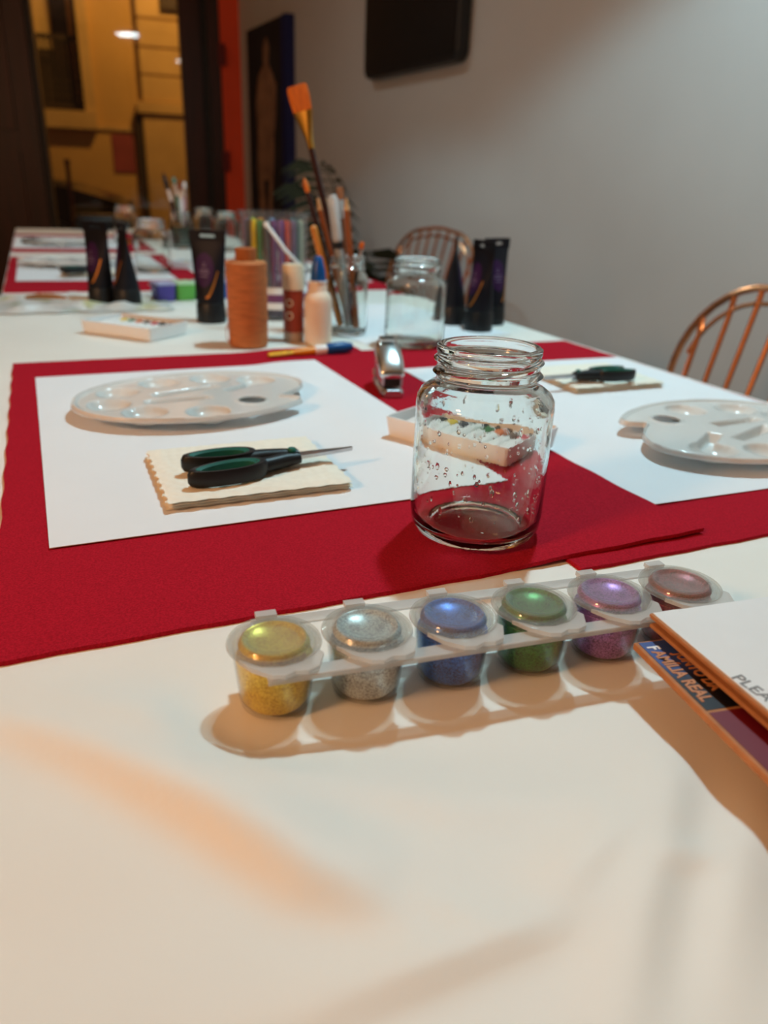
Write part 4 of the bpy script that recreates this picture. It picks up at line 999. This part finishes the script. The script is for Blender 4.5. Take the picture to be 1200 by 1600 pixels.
pens = [('pink', (.55, .16, .25)), ('slate blue', (.10, .12, .22)), ('charcoal', (.05, .05, .06)), ('yellow', (.80, .55, .02)), ('green', (.04, .20, .05)), ('dark grey', (.09, .09, .09)), ('plum', (.17, .05, .18)), ('violet', (.22, .08, .25)), ('red', (.62, .08, .05)), ('mauve', (.22, .13, .20)), ('grey green', (.16, .20, .15)), ('beige', (.55, .50, .33)), ('navy', (.02, .03, .12)), ('teal', (.03, .2, .2)), ('brown', (.16, .07, .03)), ('sky blue', (.15, .35, .55)), ('orange', (.7, .25, .03)), ('lime', (.3, .5, .06))]
pb_ = MB().lathe([(0, 0), (.0030, .001), (.0046, .006), (.0046, .100), (0, .101)], 12).mesh('barrel'); pc_ = MB().lathe([(.0049, .095), (.0050, .132), (.0040, .136), (0, .137)], 12).mesh('cap')
for i, (nm, c_) in enumerate(pens):
    if i < 12: an = R(182+176*(i+.5)/12); rr = .0400
    else: an = R(20+140*(i-12)/5); rr = .036
    t = thing('felt_pen', '%s felt pen standing in the clear tub' % nm, 'pen', Vector((tq.x+rr*math.cos(an), tq.y+rr*math.sin(an), tq.z+.0042)), 0, 'felt pens in the clear tub')
    for me, n_ in ((pb_, 'barrel'), (pc_, 'cap')):
        m2 = me.copy(); m2.materials.append(mat('pen_'+nm, c_, .35, var=.03)); o = bpy.data.objects.new(n_, m2); COL.objects.link(o); o.parent = t

# ================================================================ FAR SQUARE POTS, CASE, WRAPPER
p0 = G(256, 470, ZC); p1 = G(291, 468, ZC)
fs = thing('square_pot_strip', 'strip of square paint pots, purple, green and teal, on cloth', 'paint pots', Vector((p0.x, p0.y, TZ+ZC+.0006)), R(36))
for i, (nm, c_) in enumerate((('purple', (.08, .05, .30)), ('green', (.10, .38, .06)), ('teal', (.02, .28, .22)), ('blue', (.03, .12, .4)), ('white', (.7, .7, .7)))):
    pr_ = [[(x+.036*i, y, z) for x, y in rect(w_, w_, .005, 4)] for z, w_ in ((0, .029), (.002, .031), (.026, .034))]
    b_ = MB().loft(pr_).build('pot', mat('pot_'+nm, c_, .3, var=.05), fs)
    MB().loft([[(x+.036*i, y, z) for x, y in rect(w_, w_, .005, 4)] for z, w_ in ((.0262, .035), (.030, .035), (.031, .028))]).build('lid', mat('potlid_'+nm, tuple(min(1, .35+q*.8) for q in c_), .3, var=.02), b_)
MB().box((.072, .0185, .025), (.18, .003, .002)).build('rail', m_frost, fs, smooth=False)
bc = G(152, 358, ZC)
cs = thing('black_case', 'low rounded black case at the far end of the table', 'case', Vector((bc.x+.02, bc.y+.02, TZ+ZC+.0006)), R(20))
MB().loft([[(x, y, z) for x, y in rect(w_, d_, .03, 5)] for z, w_, d_ in ((0, .19, .12), (.008, .205, .135), (.030, .21, .14), (.046, .20, .13), (.054, .17, .10))]).build('shell', m_black, cs, ang=50)
MB().loft([[(x, y, z) for x, y in rect(w_, d_, .031, 5)] for z, w_, d_ in ((.026, .212, .142), (.030, .214, .144), (.033, .212, .142))]).build('lid_seam', m_tubeblk, cs)
MB().tube([(-.04, -.068, .030), (-.035, -.084, .034), (.035, -.084, .034), (.04, -.068, .030)], .005, 8).build('handle', m_black, cs)
sp0 = on_far(112, 335, OFF-2.6); sp1 = on_far(106, 245, OFF-2.6)
bp = thing('red_pole', 'thin dark red pole standing in the street before the car', 'pole', FP((sp0[0]+sp1[0])/2, -.02, OFF-2.6))
MB().lathe([(0, 0), (.06, 0), (.06, .02), (.016, .03), (.016, sp1[1]-.03), (.022, sp1[1]-.03), (.022, sp1[1]), (0, sp1[1]+.01)], 12).build('shaft', mat('dark_red_metal', (.08, .012, .008), .4), bp)
wc = T(.055, 1.345); P = []
for i in range(25):
    row = []
    for j in range(31):
        x = -.13+.26*j/30; y = -.10+.20*i/24; e = min(i, 24-i, j, 30-j)/4
        row.append((x+.004*math.sin(i*1.3), y+.004*math.sin(j*1.1), .0015+min(1, e)*(.004+.004*math.sin(x*70+2*math.sin(y*50))*math.cos(y*60+x*20)+.003*math.sin(y*110+x*45))))
    P.append(row)
MW = bpy.data.materials.new('wrapper_print'); MW.use_nodes = True; N = MW.node_tree.nodes; L = MW.node_tree.links; pp = N['Principled BSDF']; tc = N.new('ShaderNodeTexCoord'); nz = N.new('ShaderNodeTexNoise'); nz.inputs['Scale'].default_value = 14; L.new(tc.outputs['Object'], nz.inputs['Vector'])
rr = N.new('ShaderNodeValToRGB'); cr = rr.color_ramp; cr.elements[0].position = .3; cr.elements[0].color = (.35, .40, .32, 1); cr.elements[1].position = .75; cr.elements[1].color = (.62, .58, .50, 1)
for ps, cc in ((.42, (.62, .62, .60, 1)), (.55, (.66, .65, .60, 1)), (.63, (.50, .50, .26, 1))): q_ = cr.elements.new(ps); q_.color = cc
L.new(nz.outputs[0], rr.inputs[0]); L.new(rr.outputs[0], pp.inputs['Base Color']); pp.inputs['Roughness'].default_value = .3
wr = MB().grid([list(r) for r in P]).build('crumpled_wrapper', MW, loc=Vector((wc.x, wc.y, TZ+ZC+.0004)), rz=TA, ang=80, solid=.0003)
tag(wr, 'crumpled pale wrapper with faint green print left of the black tubes', 'wrapper')
p = G(72, 470, .01); crp = MB().tube([(-.03, 0, .004), (-.01, .003, .006), (.012, 0, .006), (.03, -.002, .004)], [.002, .0045, .0045, .0025], 8)
tag(crp.build('crayon_stub', mat('orange_brown_wax', s2l((150, 95, 50)), .6, var=.4, vs=40), loc=Vector((p.x, p.y, TZ+ZC+.0095)), rz=R(14)), 'small brown crayon lying on the crumpled wrapper', 'crayon')

# ================================================================ WIRE CHAIRS
def wire_chair(loc, rz, lab):
    t = thing('wire_chair', lab, 'chair', loc, rz, 'copper wire chairs along the right side')
    lean = .27; zs_, zt = .45, .825; HW = .205
    def bp_(x, z): return (x, lean*(z-zs_), z)
    def hoop(hw, zt_, rad):
        pts = [bp_(-hw*.93, zs_)]
        for k in range(1, 5): pts.append(bp_(-hw*.93-(hw*.07)*k/4, zs_+(zt_-rad-zs_)*k/4))
        for k in range(1, 9): a = PI-PI/2*k/8; pts.append(bp_(-hw+rad+rad*math.cos(a), zt_-rad+rad*math.sin(a)))
        for k in range(1, 4): pts.append(bp_((-hw+rad)*(1-2*k/4), zt_+.008*math.sin(PI*k/4)))
        return pts+[(-x, y, z) for x, y, z in reversed(pts[:-3])]
    MB().tube(hoop(HW, zt, .13), .0058, 10).build('back_hoop', m_copper, t)
    MB().tube(hoop(HW-.020, zt-.022, .115)[5:-5], .0036, 8).build('inner_hoop', m_copper, t)
    for k in range(9):
        x = (-HW+.03)+(2*HW-.06)*k/8; ez = zt-.024-(max(0, abs(x)-.075)/.12)**2*.075
        MB().tube([bp_(x*.88, zs_-.002), bp_(x*.95, (zs_+ez)/2), bp_(x, ez)], .0042, 8).build('spindle', m_copper, t)
        MB().tube([bp_(x, ez-.006), bp_(x*1.03, ez+.022)], .0046, 8).build('joint', m_copper, t)
    # seat: frame ring plus wires
    fr = [(x, y-.20, zs_) for x, y in rect(.38, .40, .07, 6)]
    st = MB().tube(fr, .006, 8, closed=True).build('seat_frame', m_copper, t)
    for k in range(9): x = -.15+.3*k/8; MB().tube([(x, -.005, zs_), (x, -.1, zs_-.010), (x, -.3, zs_-.010), (x, -.395, zs_)], .0035, 6).build('seat_wire', m_copper, st)
    for sx in (-1, 1):
        for sy, y in ((1, -.03), (-1, -.37)): MB().tube([(sx*.16, y, zs_-.004), (sx*.19, y+sy*.04, .004)], .007, 8).build('leg', m_copper, t)
        MB().tube([(sx*.178, -.008, .17), (sx*.178, -.392, .17)], .004, 6).build('stretcher', m_copper, t)
    return t
ch = wire_chair(T(.885, .755, -TZ), TA-PI/2, 'copper wire chair on the right beside the near right sheet')
dup(ch, T(1.05, 2.2, -TZ), TA-PI/2+R(12), 'copper wire chair farther back beside the potted palm')
